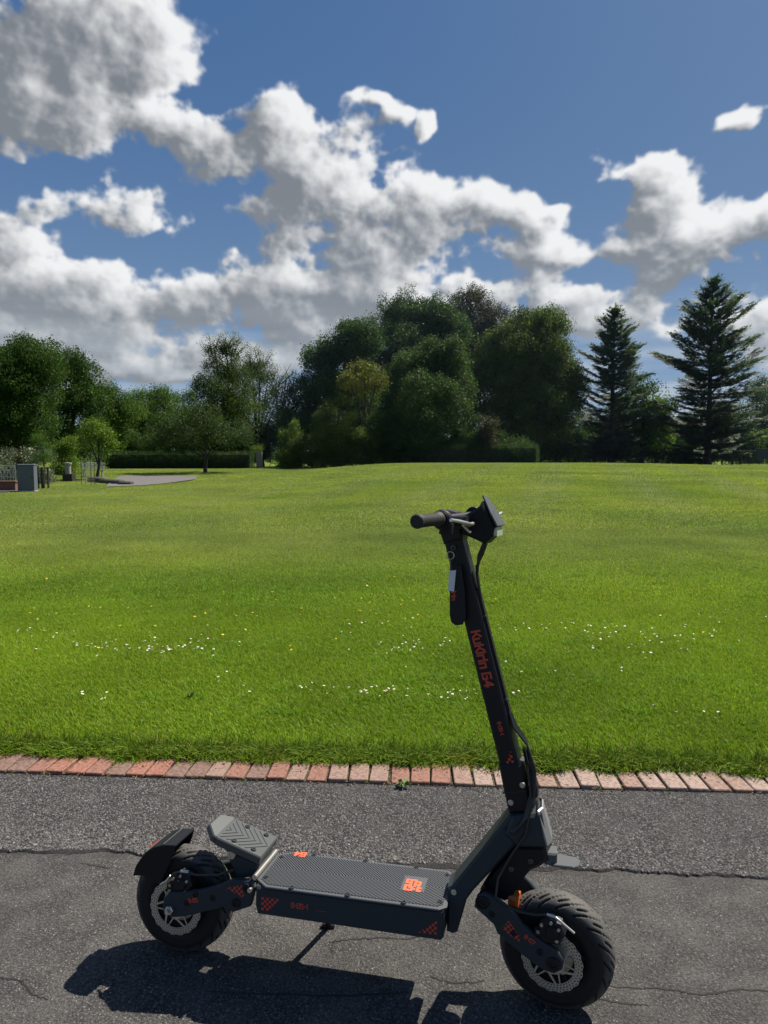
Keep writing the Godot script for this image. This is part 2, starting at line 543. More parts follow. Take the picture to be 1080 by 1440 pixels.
func make_ground() -> void:
	var mb := MB.new()
	mb.smooth(true)
	var zs := [600.0, 60.0, 8.0, -2.0]
	var z := -3.0
	while z > -90.0:
		zs.append(z)
		z -= clampf(-z * 0.06, 0.3, 3.0)
	zs.append_array([-110.0, -150.0, -260.0, -700.0])
	var xs := [-700.0, -250.0, -120.0, -80.0]
	var x := -56.0
	while x <= 56.0:
		xs.append(x)
		x += 1.6
	xs.append_array([80.0, 120.0, 250.0, 700.0])
	for j in zs.size() - 1:
		for i in xs.size() - 1:
			var c := []
			for q in [[i, j], [i + 1, j], [i + 1, j + 1], [i, j + 1]]:
				var px: float = xs[q[0]]
				var pz: float = zs[q[1]]
				var y := hill(px, pz)
				if pz > -3.1:
					y = -0.06
				c.append(Vector3(px, y, pz))
			mb.quad(c[0], c[1], c[2], c[3])
	struct("lawn", mb.done(), M.turf)
	# lawn bed right behind the bricks, up to their top
	mb = MB.new()
	for i in 60:
		var x0 := -9.0 + i * 0.3
		var x1 := x0 + 0.3
		var a0 := kerb_z(x0) - 0.205
		var a1 := kerb_z(x1) - 0.205
		mb.quad(Vector3(x0, 0.012, a0), Vector3(x1, 0.012, a1), Vector3(x1, hill(x1, a1 - 0.7) + 0.004, a1 - 0.7), Vector3(x0, hill(x0, a0 - 0.7) + 0.004, a0 - 0.7))
		mb.quad(Vector3(x0, -0.06, a0), Vector3(x1, -0.06, a1), Vector3(x1, 0.012, a1), Vector3(x0, 0.012, a0))
	struct("lawn_verge", mb.done(), M.turf)
	# the path: old worn tarmac, and a newer coarse strip along the bricks with a broken edge
	mb = MB.new()
	mb.quad(Vector3(-9, 0, 5), Vector3(9, 0, 5), Vector3(9, 0, -3.4), Vector3(-9, 0, -3.4))
	var path := struct("tarmac_path", mb.done(), M.tarmac)
	var nz := FastNoiseLite.new()
	nz.seed = 5
	nz.frequency = 7.0
	nz.fractal_octaves = 5
	nz.fractal_gain = 0.65
	var nl := FastNoiseLite.new()
	nl.seed = 8
	nl.frequency = 1.2
	mb = MB.new()
	var top := 0.0065
	var n := 900
	for i in n:
		var x0 := -9.0 + 18.0 * i / n
		var x1 := -9.0 + 18.0 * (i + 1) / n
		var s0 := seam_z(x0) + 0.026 * nz.get_noise_2d(x0, 0) + 0.025 * nl.get_noise_2d(x0, 3)
		var s1 := seam_z(x1) + 0.026 * nz.get_noise_2d(x1, 0) + 0.025 * nl.get_noise_2d(x1, 3)
		var r0 := 0.006 + 0.05 * maxf(0.0, nl.get_noise_2d(x0 * 1.9, 50.0) + 0.25 * nz.get_noise_2d(x0 * 2.0, 9.0))
		var r1 := 0.006 + 0.05 * maxf(0.0, nl.get_noise_2d(x1 * 1.9, 50.0) + 0.25 * nz.get_noise_2d(x1 * 2.0, 9.0))
		mb.quad(Vector3(x0, top, s0 - r0), Vector3(x1, top, s1 - r1), Vector3(x1, top, kerb_z(x1) + 0.004), Vector3(x0, top, kerb_z(x0) + 0.004))
		mb.quad(Vector3(x0, 0.001, s0), Vector3(x1, 0.001, s1), Vector3(x1, top, s1 - r1), Vector3(x0, top, s0 - r0))
	var strip := struct("coarse_tarmac_strip", mb.done(), M.strip_binder)
	# stones of both surfaces
	var chips := []
	for v in 3:
		chips.append(chip_mesh(40 + v))
	var r := RandomNumberGenerator.new()
	r.seed = 77
	var cracks := crack_lines()
	for v in 3:
		var where := []
		var tint := PackedColorArray()
		# coarse strip
		for k in 30000:
			var cx := r.randf_range(-2.9, 2.9)
			var zf := seam_z(cx) + 0.026 * nz.get_noise_2d(cx, 0) + 0.025 * nl.get_noise_2d(cx, 3)
			var edge := false
			var cz: float = zf - 0.004 + r.randfn(0.0, 0.012) if edge else lerpf(zf - 0.006 - 0.05 * maxf(0.0, nl.get_noise_2d(cx * 1.9, 50.0)), kerb_z(cx) + 0.012, r.randf())
			var s := r.randf_range(0.0026, 0.0052) * (1.0 + 0.2 * smoothstep(0.25, 0.02, absf(cz - zf)))
			var b := Basis.from_euler(Vector3(r.randf_range(-0.5, 0.5), r.randf() * TAU, r.randf_range(-0.5, 0.5))).scaled_local(Vector3(s, s * 0.75, s * r.randf_range(0.75, 1.2)))
			where.append(Transform3D(b, Vector3(cx, 0.0058 - r.randf() * 0.0020 - (r.randf() * 0.005 if edge else 0.0), cz)))
			tint.append(stone_tint(r, 1.12))
		many("stone_chips", chips[v], M.stone_chip, strip, where, tint)
		where = []
		tint = PackedColorArray()
		for k in 52000:
			var cx := r.randf_range(-2.5, 2.5)
			var cz := r.randf_range(-1.15, seam_z(cx) + 0.02)
			var skip := false
			for c in cracks:
				for q in c.size() - 1:
					var p: Vector2 = Geometry2D.get_closest_point_to_segment(Vector2(cx, cz), c[q], c[q + 1])
					if p.distance_to(Vector2(cx, cz)) < 0.0045:
						skip = true
			if skip:
				continue
			var s := r.randf_range(0.0020, 0.0040)
			var b := Basis.from_euler(Vector3(r.randf_range(-0.25, 0.25), r.randf() * TAU, r.randf_range(-0.25, 0.25))).scaled_local(Vector3(s, s * 0.5, s * r.randf_range(0.7, 1.1)))
			where.append(Transform3D(b, Vector3(cx, -0.0002 - r.randf() * 0.0010, cz)))
			var worn := 0.85 + 0.35 * nl.get_noise_2d(cx * 1.3 + 4.0, cz * 1.3)
			tint.append(stone_tint(r, worn * 0.98))
		many("stone_chips", chips[v], M.stone_chip, path, where, tint)
	for c in cracks:
		mb = MB.new()
		var pts := PackedVector2Array()
		for q in c.size() - 1:
			for k in 10:
				var p: Vector2 = c[q].lerp(c[q + 1], k / 10.0)
				pts.append(p + Vector2(r.randf_range(-1, 1), r.randf_range(-1, 1)) * 0.0035)
		for q in pts.size() - 1:
			var w0 := 0.0024 * (0.35 + 0.65 * sin(PI * (q + 0.5) / pts.size())) * r.randf_range(0.7, 1.3)
			var dir := (pts[q + 1] - pts[q]).normalized().orthogonal() * w0
			mb.quad(Vector3(pts[q].x + dir.x, 0.001, pts[q].y + dir.y), Vector3(pts[q + 1].x + dir.x, 0.001, pts[q + 1].y + dir.y), Vector3(pts[q + 1].x - dir.x, 0.001, pts[q + 1].y - dir.y), Vector3(pts[q].x - dir.x, 0.001, pts[q].y - dir.y))
		part("crack", mb.done(), M.crack_tar, path)
	# the path seen far across the lawn
	mb = MB.new()
	var far := [Vector2(-11.9, -31.3), Vector2(-10.9, -32.6), Vector2(-10.5, -35.0), Vector2(-10.2, -39.5), Vector2(-10.9, -43.0), Vector2(-15.4, -43.0), Vector2(-14.2, -38.0)]
	var ctr := Vector2(-12.2, -38.0)
	for i in far.size():
		var a: Vector2 = far[i]
		var b: Vector2 = far[(i + 1) % far.size()]
		for k in 8:
			var t0 := k / 8.0
			var t1 := (k + 1) / 8.0
			var p := [ctr.lerp(a, t0), ctr.lerp(a, t1), ctr.lerp(b, t1), ctr.lerp(b, t0)]
			var v := []
			for e in p:
				v.append(Vector3(e.x, hill(e.x, e.y) + 0.045, e.y))
			if k > 0:
				mb.tri(v[0], v[3], v[2])
			mb.tri(v[0], v[2], v[1])
	struct("far_path", mb.done(), M.far_tarmac)
	mb = MB.new()
	mb.box(Vector3(-16.2, 0.02, -27.4), Vector3(5.0, 0.06, 1.6), 0.01)
	struct("paving_by_wall", mb.done(), M.far_tarmac)


func stone_tint(r: RandomNumberGenerator, k: float) -> Color:
	var v := r.randf_range(0.045, 0.115)
	if r.randf() < 0.05:
		v = r.randf_range(0.13, 0.22)
	v *= k
	var warm := r.randf_range(-0.05, 0.07)
	return Color(v * (1.0 + warm), v, v * (1.0 - warm * 0.8))


func chip_mesh(sd: int) -> ArrayMesh:
	var r := RandomNumberGenerator.new()
	r.seed = sd
	var mb := MB.new()
	var ring := []
	for k in 6:
		var a := TAU * k / 6 + r.randf_range(-0.3, 0.3)
		var q := r.randf_range(0.8, 1.15)
		ring.append(Vector3(cos(a) * q, r.randf_range(-0.15, 0.25), -sin(a) * q))
	var top := []
	for k in 6:
		top.append(ring[k] * 0.55 + Vector3(0, r.randf_range(0.65, 0.9), 0))
	for k in 6:
		var j := (k + 1) % 6
		mb.quad(ring[k] - Vector3(0, 0.7, 0), ring[j] - Vector3(0, 0.7, 0), ring[j], ring[k])
		mb.quad(ring[k], ring[j], top[j], top[k])
	for k in range(1, 5):
		mb.tri(top[0], top[k], top[k + 1])
	return mb.done()


func crack_lines() -> Array:
	var out := []
	for a in [[-1.3, -1.86, -1.0, -1.81, -0.94, -1.80, -0.89, -1.75, -0.84, -1.735], [0.52, -1.80, 0.60, -1.775, 0.73, -1.77, 0.80, -1.75, 0.91, -1.77, 1.0, -1.76, 1.3, -1.75],
			[0.50, -1.745, 0.60, -1.72, 0.66, -1.715], [-0.15, -1.95, -0.12, -1.96, 0.0, -1.97, 0.07, -1.965, 0.12, -1.98], [-0.14, -1.96, -0.145, -1.90], [0.12, -1.815, 0.18, -1.79, 0.27, -1.80],
			[-0.45, -1.76, -0.1, -1.745, 0.08, -1.76], [-1.02, -2.35, -0.95, -2.33, -0.9, -2.32]]:
		out.append(Array(pv(a)))
	return out


# ---------------------------------------------------------------- brick edging
func make_bricks() -> void:
	var kerb := Node3D.new()
	kerb.name = "brick_edging"
	kerb.set_meta("kind", "structure")
	add_child(kerb, true)
	var mb := MB.new()
	for i in 40:
		var x0 := -6.0 + i * 0.3
		var x1 := x0 + 0.3
		mb.quad(Vector3(x0, 0.007, kerb_z(x0) - 0.006), Vector3(x1, 0.007, kerb_z(x1) - 0.006), Vector3(x1, 0.007, kerb_z(x1) - 0.22), Vector3(x0, 0.007, kerb_z(x0) - 0.22))
		mb.quad(Vector3(x0, -0.03, kerb_z(x0) - 0.006), Vector3(x1, -0.03, kerb_z(x1) - 0.006), Vector3(x1, 0.007, kerb_z(x1) - 0.006), Vector3(x0, 0.007, kerb_z(x0) - 0.006))
	part("mortar_bed", mb.done(), M.joint_dirt, kerb)
	var r := RandomNumberGenerator.new()
	r.seed = 12
	var shapes := []
	for v in 5:
		mb = MB.new()
		var hw := 0.0385 + r.randf_range(-0.0015, 0.0015)
		var hl := 0.106
		var p := PackedVector2Array()
		for c in [Vector2(-hw, -hl), Vector2(hw, -hl), Vector2(hw, hl), Vector2(-hw, hl)]:
			var q: Vector2 = c * Vector2(r.randf_range(0.97, 1.01), r.randf_range(0.985, 1.005))
			var cut := r.randf_range(0.0055, 0.009)
			p.append(q - Vector2(0, signf(c.y) * cut) if signf(c.x) == signf(c.y) else q - Vector2(signf(c.x) * cut, 0))
			p.append(q - Vector2(signf(c.x) * cut, 0) if signf(c.x) == signf(c.y) else q - Vector2(0, signf(c.y) * cut))
		mb.prism(p, -0.06, 0.018, r.randf_range(0.0022, 0.004), Transform3D(Basis(Vector3.RIGHT, -PI / 2)))
		shapes.append(mb.done())
	var x := -4.6
	while x < 4.6:
		var turn := -atan(0.0597 - 0.008 * x)
		var k := 0
		var u := r.randf()
		if x > 0.25:
			k = 4 if u < 0.7 else 3
		elif x > -0.5:
			k = [1, 3, 4, 0][int(u * 4)]
		else:
			k = [0, 1, 2, 3, 0][int(u * 5)]
		var b := Basis(Vector3.UP, turn + r.randf_range(-0.035, 0.035)) * Basis(Vector3.RIGHT, r.randf_range(-0.022, 0.022)) * Basis(Vector3(0, 0, 1), r.randf_range(-0.03, 0.03))
		part("brick", shapes[r.randi() % 5], M["brick%d" % k], kerb, Transform3D(b, Vector3(x, r.randf_range(-0.004, 0.004), kerb_z(x) - 0.1065 + r.randf_range(-0.003, 0.003))))
		x += 0.0865 + r.randf_range(-0.0015, 0.0015)


# ---------------------------------------------------------------- grass
func blade_patch(sd: int, count: int, radius: float, h0: float, h1: float, w: float, lean: float) -> ArrayMesh:
	var r := RandomNumberGenerator.new()
	r.seed = sd
	var v := PackedVector3Array()
	var nn := PackedVector3Array()
	var c := PackedColorArray()
	var idx := PackedInt32Array()
	for k in count:
		var q := sqrt(r.randf()) * radius
		var a := r.randf() * TAU
		var base := Vector3(cos(a) * q, 0, sin(a) * q)
		var h := r.randf_range(h0, h1)
		var dir := r.randf() * TAU
		var out := Vector3(cos(dir), 0, sin(dir))
		var side := Vector3(-out.z, 0, out.x) * w * r.randf_range(0.6, 1.2) * 0.5
		var l := h * r.randf_range(0.1, 1.0) * lean
		var m := base + out * l * 0.35 + Vector3(0, h * 0.6, 0)
		var t := base + out * l + Vector3(0, h * (1.0 - 0.25 * lean * r.randf()), 0)
		var f := side.cross(m - base).normalized()
		var f2 := side.cross(t - m).normalized()
		var s := v.size()
		v.append_array([base - side, base + side, m + side * 0.8, m - side * 0.8, t])
		nn.append_array([f, f, (f + f2).normalized(), (f + f2).normalized(), f2])
		var hue := r.randf()
		var tone := r.randf_range(0.6, 1.45)
		var col := Color(0.152 + 0.075 * hue, 0.282 + 0.02 * hue, 0.014 + 0.013 * r.randf()) * tone
		if r.randf() < 0.03:
			col = Color(0.30, 0.26, 0.10) * tone
		col.a = 1.0
		for e in 5:
			c.append(col)
		idx.append_array([s, s + 2, s + 1, s, s + 3, s + 2, s + 3, s + 4, s + 2])
	var arr := []
	arr.resize(Mesh.ARRAY_MAX)
	arr[Mesh.ARRAY_VERTEX] = v
	arr[Mesh.ARRAY_NORMAL] = nn
	arr[Mesh.ARRAY_COLOR] = c
	arr[Mesh.ARRAY_INDEX] = idx
	var am := ArrayMesh.new()
	am.add_surface_from_arrays(Mesh.PRIMITIVE_TRIANGLES, arr)
	return am


func sow(parent: Node, mesh: ArrayMesh, called: String, d0: float, d1: float, step: float, sd: int, scale_y := 1.0) -> void:
	var r := RandomNumberGenerator.new()
	r.seed = sd
	var broad := FastNoiseLite.new()
	broad.seed = 3
	broad.frequency = 0.16
	broad.fractal_octaves = 4
	var where := []
	var tint := PackedColorArray()
	var d := d0
	while d < d1:
		var half := d * 0.62 + 1.6
		var x := -half
		while x < half:
			var px := x + r.randf_range(-0.5, 0.5) * step
			var pz := -(d + r.randf_range(-0.5, 0.5) * step)
			x += step
			if pz > kerb_z(px) - 0.21 - step * 0.45 or in_far_path(px, pz):
				continue
			var g := r.randf_range(0.85, 1.15)
			# blades of the mown stripes lie one way, then the other
			var stripe := sin((px - 0.25 * -pz) * TAU / 3.2) * ss(9.0, 24.0, -pz)
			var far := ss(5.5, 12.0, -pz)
			var b := Basis(Vector3.UP, r.randf() * TAU).scaled(Vector3(g, g * scale_y * r.randf_range(0.85, 1.15), g))
			b.y += Vector3(-0.15, 0, 0.6) * stripe * b.y.length()
			var n := broad.get_noise_2d(px, pz)
			var n2 := broad.get_noise_2d(px * 5.0 + 90.0, pz * 5.0)
			var k := 1.0 + 0.26 * n + 0.22 * n2
			where.append(Transform3D(b, Vector3(px, lawn_y(px, pz) - 0.004, pz)))
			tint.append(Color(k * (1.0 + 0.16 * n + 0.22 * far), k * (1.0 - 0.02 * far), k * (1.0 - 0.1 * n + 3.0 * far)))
		d += step
	many(called, mesh, M.grass_blade, parent, where, tint)


func in_far_path(x: float, z: float) -> bool:
	return Geometry2D.is_point_in_polygon(Vector2(x, z), pv([-11.9, -31.3, -10.9, -32.6, -10.5, -35.0, -10.2, -39.5, -10.9, -43.0, -15.4, -43.0, -14.2, -38.0]))


func make_grass() -> void:
	var g := Node3D.new()
	g.name = "grass"
	add_child(g, true)
	tag(g, "sunlit mown green grass of the broad lawn", "grass", "", "stuff")
	for v in 2:
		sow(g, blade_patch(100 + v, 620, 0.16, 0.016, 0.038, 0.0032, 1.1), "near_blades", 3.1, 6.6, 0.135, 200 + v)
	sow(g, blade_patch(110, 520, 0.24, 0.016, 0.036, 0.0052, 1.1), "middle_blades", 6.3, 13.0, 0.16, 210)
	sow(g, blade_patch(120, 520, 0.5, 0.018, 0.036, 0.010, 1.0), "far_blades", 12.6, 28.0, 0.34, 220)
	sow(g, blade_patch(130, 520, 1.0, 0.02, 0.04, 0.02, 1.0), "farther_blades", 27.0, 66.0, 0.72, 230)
	# the unmown fringe that hangs over the bricks
	var r := RandomNumberGenerator.new()
	r.seed = 41
	var fringe := blade_patch(140, 70, 0.045, 0.03, 0.06, 0.0036, 1.6)
	var where := []
	var tint := PackedColorArray()
	var x := -4.4
	var nz := FastNoiseLite.new()
	nz.frequency = 1.6
	nz.fractal_octaves = 3
	while x < 4.4:
		for k in 3:
			var reach := 0.045 * nz.get_noise_2d(x * 2.0, 0) + 0.018 * ss(0.0, 1.5, x)
			var b := Basis(Vector3(1, 0, 0), r.randf_range(0.1, 0.75)) * Basis(Vector3.UP, r.randf() * TAU).scaled(Vector3.ONE * r.randf_range(0.7, 1.25))
			where.append(Transform3D(b, Vector3(x, 0.014, kerb_z(x) - 0.215 + reach + r.randf_range(-0.05, 0.025))))
			var t := r.randf_range(0.55, 1.1)
			tint.append(Color(t * 0.8, t * 0.85, t * 0.9) if r.randf() < 0.955 else Color(1.6, 1.0, 2.6))
		x += 0.021
	many("edge_fringe", fringe, M.grass_blade, g, where, tint)
	where = []
	tint = PackedColorArray()
	for k in 1100:
		var px := r.randf_range(-4.0, 4.0)
		var u := pow(r.randf(), 1.8)
		where.append(Transform3D(Basis.from_euler(Vector3(r.randf_range(1.2, 1.7), r.randf() * TAU, 0)).scaled(Vector3.ONE * r.randf_range(0.4, 0.9)), Vector3(px, 0.020, kerb_z(px) - 0.2 + u * 0.24)))
		var dry := r.randf() < 0.5
		tint.append(Color(2.2, 1.1, 3.0) if dry else Color(0.8, 0.8, 1.0))
	many("stray_blades", blade_patch(143, 2, 0.01, 0.03, 0.06, 0.003, 0.3), M.grass_blade, g, where, tint)
	where = []
	tint = PackedColorArray()
	for k in 2600:
		var px := r.randf_range(-4.0, 4.0)
		if nz.get_noise_2d(px * 2.2, 70.0) < -0.15 and r.randf() < 0.75:
			continue
		var front := r.randf() < 0.35
		var pz := kerb_z(px) + r.randfn(0.008, 0.009) if front else kerb_z(px) - 0.2 + absf(r.randfn(0.0, 0.05))
		var s := r.randf_range(0.0015, 0.0042)
		where.append(Transform3D(Basis.from_euler(Vector3(r.randf() * TAU, r.randf() * TAU, 0)).scaled(Vector3.ONE * s), Vector3(px, 0.008 if front else 0.020, pz)))
		var t := r.randf_range(0.05, 0.15)
		tint.append(Color(t * 1.15, t, t * 0.75))
	many("soil_crumbs", chip_mesh(60), M.stone_chip, g, where, tint)
	# tussocks of taller darker grass
	where = []
	tint = PackedColorArray()
	for k in 900:
		var z := -r.randf_range(3.3, 8.5)
		var px := r.randf_range(-1.0, 1.0) * (-z * 0.6 + 0.5)
		if nz.get_noise_2d(px * 0.9, z * 1.3 + 40.0) < 0.05:
			continue
		if z > kerb_z(px) - 0.25:
			continue
		where.append(Transform3D(Basis(Vector3.UP, r.randf() * TAU).scaled(Vector3.ONE * r.randf_range(0.6, 1.0)), Vector3(px, lawn_y(px, z), z)))
		var t := r.randf_range(0.75, 1.1)
		tint.append(Color(t * 0.85, t, t))
	many("taller_tufts", blade_patch(141, 45, 0.06, 0.03, 0.07, 0.0045, 1.2), M.grass_blade, g, where, tint)
	# clover and plantain leaves: small broad leaves low in the turf
	var lf := MB.new()
	for k in 5:
		var a := TAU * k / 5
		var o := Vector3(cos(a), 0.25, sin(a))
		var s := Vector3(-sin(a), 0, cos(a)) * 0.32
		lf.quad(Vector3.ZERO, o * 0.5 - s, o, o * 0.5 + s)
	where = []
	tint = PackedColorArray()
	for k in 1500:
		var z := -r.randf_range(3.25, 6.5)
		var px := r.randf_range(-1.0, 1.0) * (-z * 0.6 + 0.3)
		if nz.get_noise_2d(px * 1.4 + 30.0, z * 1.7) < 0.08 or z > kerb_z(px) - 0.24:
			continue
		var s := r.randf_range(0.006, 0.013)
		where.append(Transform3D(Basis.from_euler(Vector3(r.randf_range(-0.4, 0.4), r.randf() * TAU, r.randf_range(-0.4, 0.4))).scaled(Vector3.ONE * s), Vector3(px, lawn_y(px, z) + 0.022, z)))
		tint.append(Color(0.09, 0.18, 0.03) * r.randf_range(0.8, 1.3))
	many("clover_leaves", lf.done(), M.leaf, g, where, tint)


func make_flowers() -> void:
	var r := RandomNumberGenerator.new()
	r.seed = 9
	var pet := MB.new()
	for k in 9:
		var a := TAU * k / 9
		var o := Vector3(cos(a), 0, sin(a))
		var s := Vector3(-sin(a), 0, cos(a)) * 0.2
		pet.quad(o * 0.25 - s * 0.5, o * 0.25 + s * 0.5, o + s + Vector3(0, 0.15, 0), o - s + Vector3(0, 0.15, 0))
	var pm := pet.done()
	var eye := MB.new()
	eye.lathe([Vector2(0.0, 0.22), Vector2(0.26, 0.15), Vector2(0.36, 0.0)], 7, Transform3D(Basis(Vector3.RIGHT, -PI / 2)), true)
	var em := eye.done()
	var spots := [[-2.81, -5.47, 8, 0.2], [-2.27, -5.22, 8, 0.25], [-1.96, -5.06, 9, 0.25], [-1.6, -4.9, 14, 0.2], [-1.24, -5.03, 8, 0.25], [0.12, -4.93, 9, 0.15], [0.3, -5.1, 6, 0.2], [1.37, -5.54, 9, 0.2], [1.95, -5.47, 16, 0.3], [2.12, -5.22, 7, 0.2],
		[0.08, -4.04, 5, 0.12], [0.4, -3.98, 10, 0.13], [-1.55, -3.98, 3, 0.1], [-0.16, -4.04, 6, 0.12], [1.48, -3.71, 3, 0.15], [-2.48, -5.22, 5, 0.3], [-0.7, -4.2, 3, 0.2], [1.63, -4.85, 5, 0.2], [-0.2, -5.6, 7, 0.5], [0.9, -4.4, 4, 0.3], [2.9, -5.8, 8, 0.4]]
	var at := []
	var none := PackedColorArray()
	for s in spots:
		for k in int(s[2] * 2.6):
			var p := Vector2(s[0] + r.randfn(0, s[3] * 1.3), s[1] + r.randfn(0, s[3] * 0.5))
			if p.y > kerb_z(p.x) - 0.3:
				continue
			at.append(Transform3D(Basis.from_euler(Vector3(r.randf_range(-0.2, 0.5), r.randf() * TAU, r.randf_range(-0.35, 0.35))).scaled(Vector3.ONE * r.randf_range(0.0042, 0.0085)), Vector3(p.x, lawn_y(p.x, p.y) + r.randf_range(0.028, 0.045), p.y)))
			none.append(Color.WHITE)
	var d := many("daisies", pm, M.petal, self, at, none)
	tag(d, "white daisies scattered in loose drifts over the near lawn", "flowers", "", "stuff")
	var e := many("flower_eyes", em, M.flower_eye, d, at, none)
	at = []
	none = PackedColorArray()
	for k in 75:
		var z := -r.randf_range(4.6, 8.5)
		var x := r.randf_range(-1, 1) * (-z * 0.56)
		if k < 40:
			x = [-2.3, -1.2, 0.5, -0.3][k % 4] + r.randfn(0, 0.5)
			z = -6.2 + r.randfn(0, 0.6)
		if z > -3.5:
			continue
		at.append(Transform3D(Basis.from_euler(Vector3(r.randf_range(-0.2, 0.6), r.randf() * TAU, 0)).scaled(Vector3.ONE * r.randf_range(0.007, 0.011)), Vector3(x, lawn_y(x, z) + r.randf_range(0.04, 0.06), z)))
		none.append(Color.WHITE)
	tag(many("buttercups", pm, M.buttercup, self, at, none), "small yellow buttercups dotted through the lawn behind the daisies", "flowers", "", "stuff")
	# a weed rooted where the bricks meet the tarmac
	var w := MB.new()
	for k in 9:
		var a := TAU * k / 9 + r.randf_range(-0.3, 0.3)
		var l := r.randf_range(0.025, 0.05)
		var o := Vector3(cos(a), 0, sin(a))
		var s := Vector3(-sin(a), 0, cos(a)) * l * 0.22
		w.quad(Vector3.ZERO, o * l * 0.55 - s + Vector3(0, 0.014, 0), o * l + Vector3(0, 0.006, 0), o * l * 0.55 + s + Vector3(0, 0.014, 0))
	var weed := part(numbered("small_weed"), w.done(), M.leaf_green, self, Transform3D(Basis(), Vector3(0.08, 0.016, kerb_z(0.08) + 0.02)))
	tag(weed, "small green weed growing where the bricks meet the tarmac behind the deck", "weed")
	var dock := MB.new()
	for k in 6:
		var a := TAU * k / 6
		var o := Vector3(cos(a) * 0.5, 1.0, sin(a) * 0.5)
		var s := Vector3(-sin(a), 0, cos(a)) * 0.018
		dock.quad(Vector3.ZERO, o * 0.025 - s * 0.5, o * 0.05, o * 0.025 + s * 0.5)
	tag(part(numbered("upright_weed"), dock.done(), M.leaf_green, self, Transform3D(Basis(), Vector3(-1.07, lawn_y(-1.07, -3.95), -3.95))), "dark upright weed standing alone in the near lawn among daisies", "weed")


# ---------------------------------------------------------------- foliage
const KINDS = {
	"dark": [0.036, 0.075, 0.017], "deep": [0.036, 0.070, 0.020], "mid": [0.058, 0.112, 0.022], "lime": [0.10, 0.165, 0.026], "lime2": [0.070, 0.130, 0.022], "olive": [0.058, 0.090, 0.026],
	"grey": [0.046, 0.074, 0.030], "copper": [0.046, 0.044, 0.028], "glossy": [0.046, 0.080, 0.028], "warm": [0.068, 0.098, 0.020], "gold": [0.105, 0.112, 0.032], "silver": [0.12, 0.15, 0.095], "needle": [0.055, 0.090, 0.056]}
var clumps := {}


func clump(style: String) -> ArrayMesh:
	if clumps.has(style):
		return clumps[style]
	var r := RandomNumberGenerator.new()
	r.seed = hash(style) % 1000
	var v := PackedVector3Array()
	var nn := PackedVector3Array()
	var c := PackedColorArray()
	var count := 26
	var size := 0.30
	if style == "fine":
		count = 34
		size = 0.22
	elif style == "needle":
		count = 34
		size = 0.5
	for k in count:
		var p := Vector3(r.randfn(0, 0.42), r.randfn(0, 0.36), r.randfn(0, 0.42))
		if p.length() > 1.0:
			p = p.normalized()
		var axis := Vector3(r.randf_range(-1, 1), r.randf_range(-1, 0.7), r.randf_range(-1, 1)).normalized()
		var wide := 0.5
		var l := size * r.randf_range(0.7, 1.3)
		if style == "needle":
			var a := r.randf_range(-1.2, 1.2)
			p = Vector3(r.randf_range(-0.9, 0.8), r.randf_range(-0.06, 0.10), 0)
			axis = Vector3(cos(a), r.randf_range(-0.15, 0.4), sin(a)).normalized()
			wide = 0.16
			p += axis * r.randf() * 0.35
		var side := axis.cross(Vector3(r.randf_range(-1, 1), r.randf_range(-1, 1), r.randf_range(-1, 1))).normalized()
		if style == "needle":
			side = axis.cross(Vector3.UP).normalized()
		var f := axis.cross(side).normalized()
		var a0 := p - axis * l * 0.5
		var a1 := p + axis * l * 0.5
		var s := side * l * wide * 0.5
		v.append_array([a0, p + s + f * l * 0.08, a1, a0, a1, p - s + f * l * 0.08])
		var tone := r.randf_range(0.75, 1.25)
		var soft := f if style == "needle" else f
		for e in 6:
			nn.append(soft)
			c.append(Color(tone, tone, tone))
	var arr := []
	arr.resize(Mesh.ARRAY_MAX)
	arr[Mesh.ARRAY_VERTEX] = v
	arr[Mesh.ARRAY_NORMAL] = nn
	arr[Mesh.ARRAY_COLOR] = c
	var am := ArrayMesh.new()
	am.add_surface_from_arrays(Mesh.PRIMITIVE_TRIANGLES, arr)
	clumps[style] = am
	return am


func leaf_tint(r: RandomNumberGenerator, kind: String) -> Color:
	var b: Array = KINDS[kind]
	var t := r.randf_range(0.85, 1.6)
	var h := r.randf_range(-0.12, 0.18)
	return Color(b[0] * t * (1.0 + h), b[1] * t, b[2] * t * (1.0 - h * 0.5))


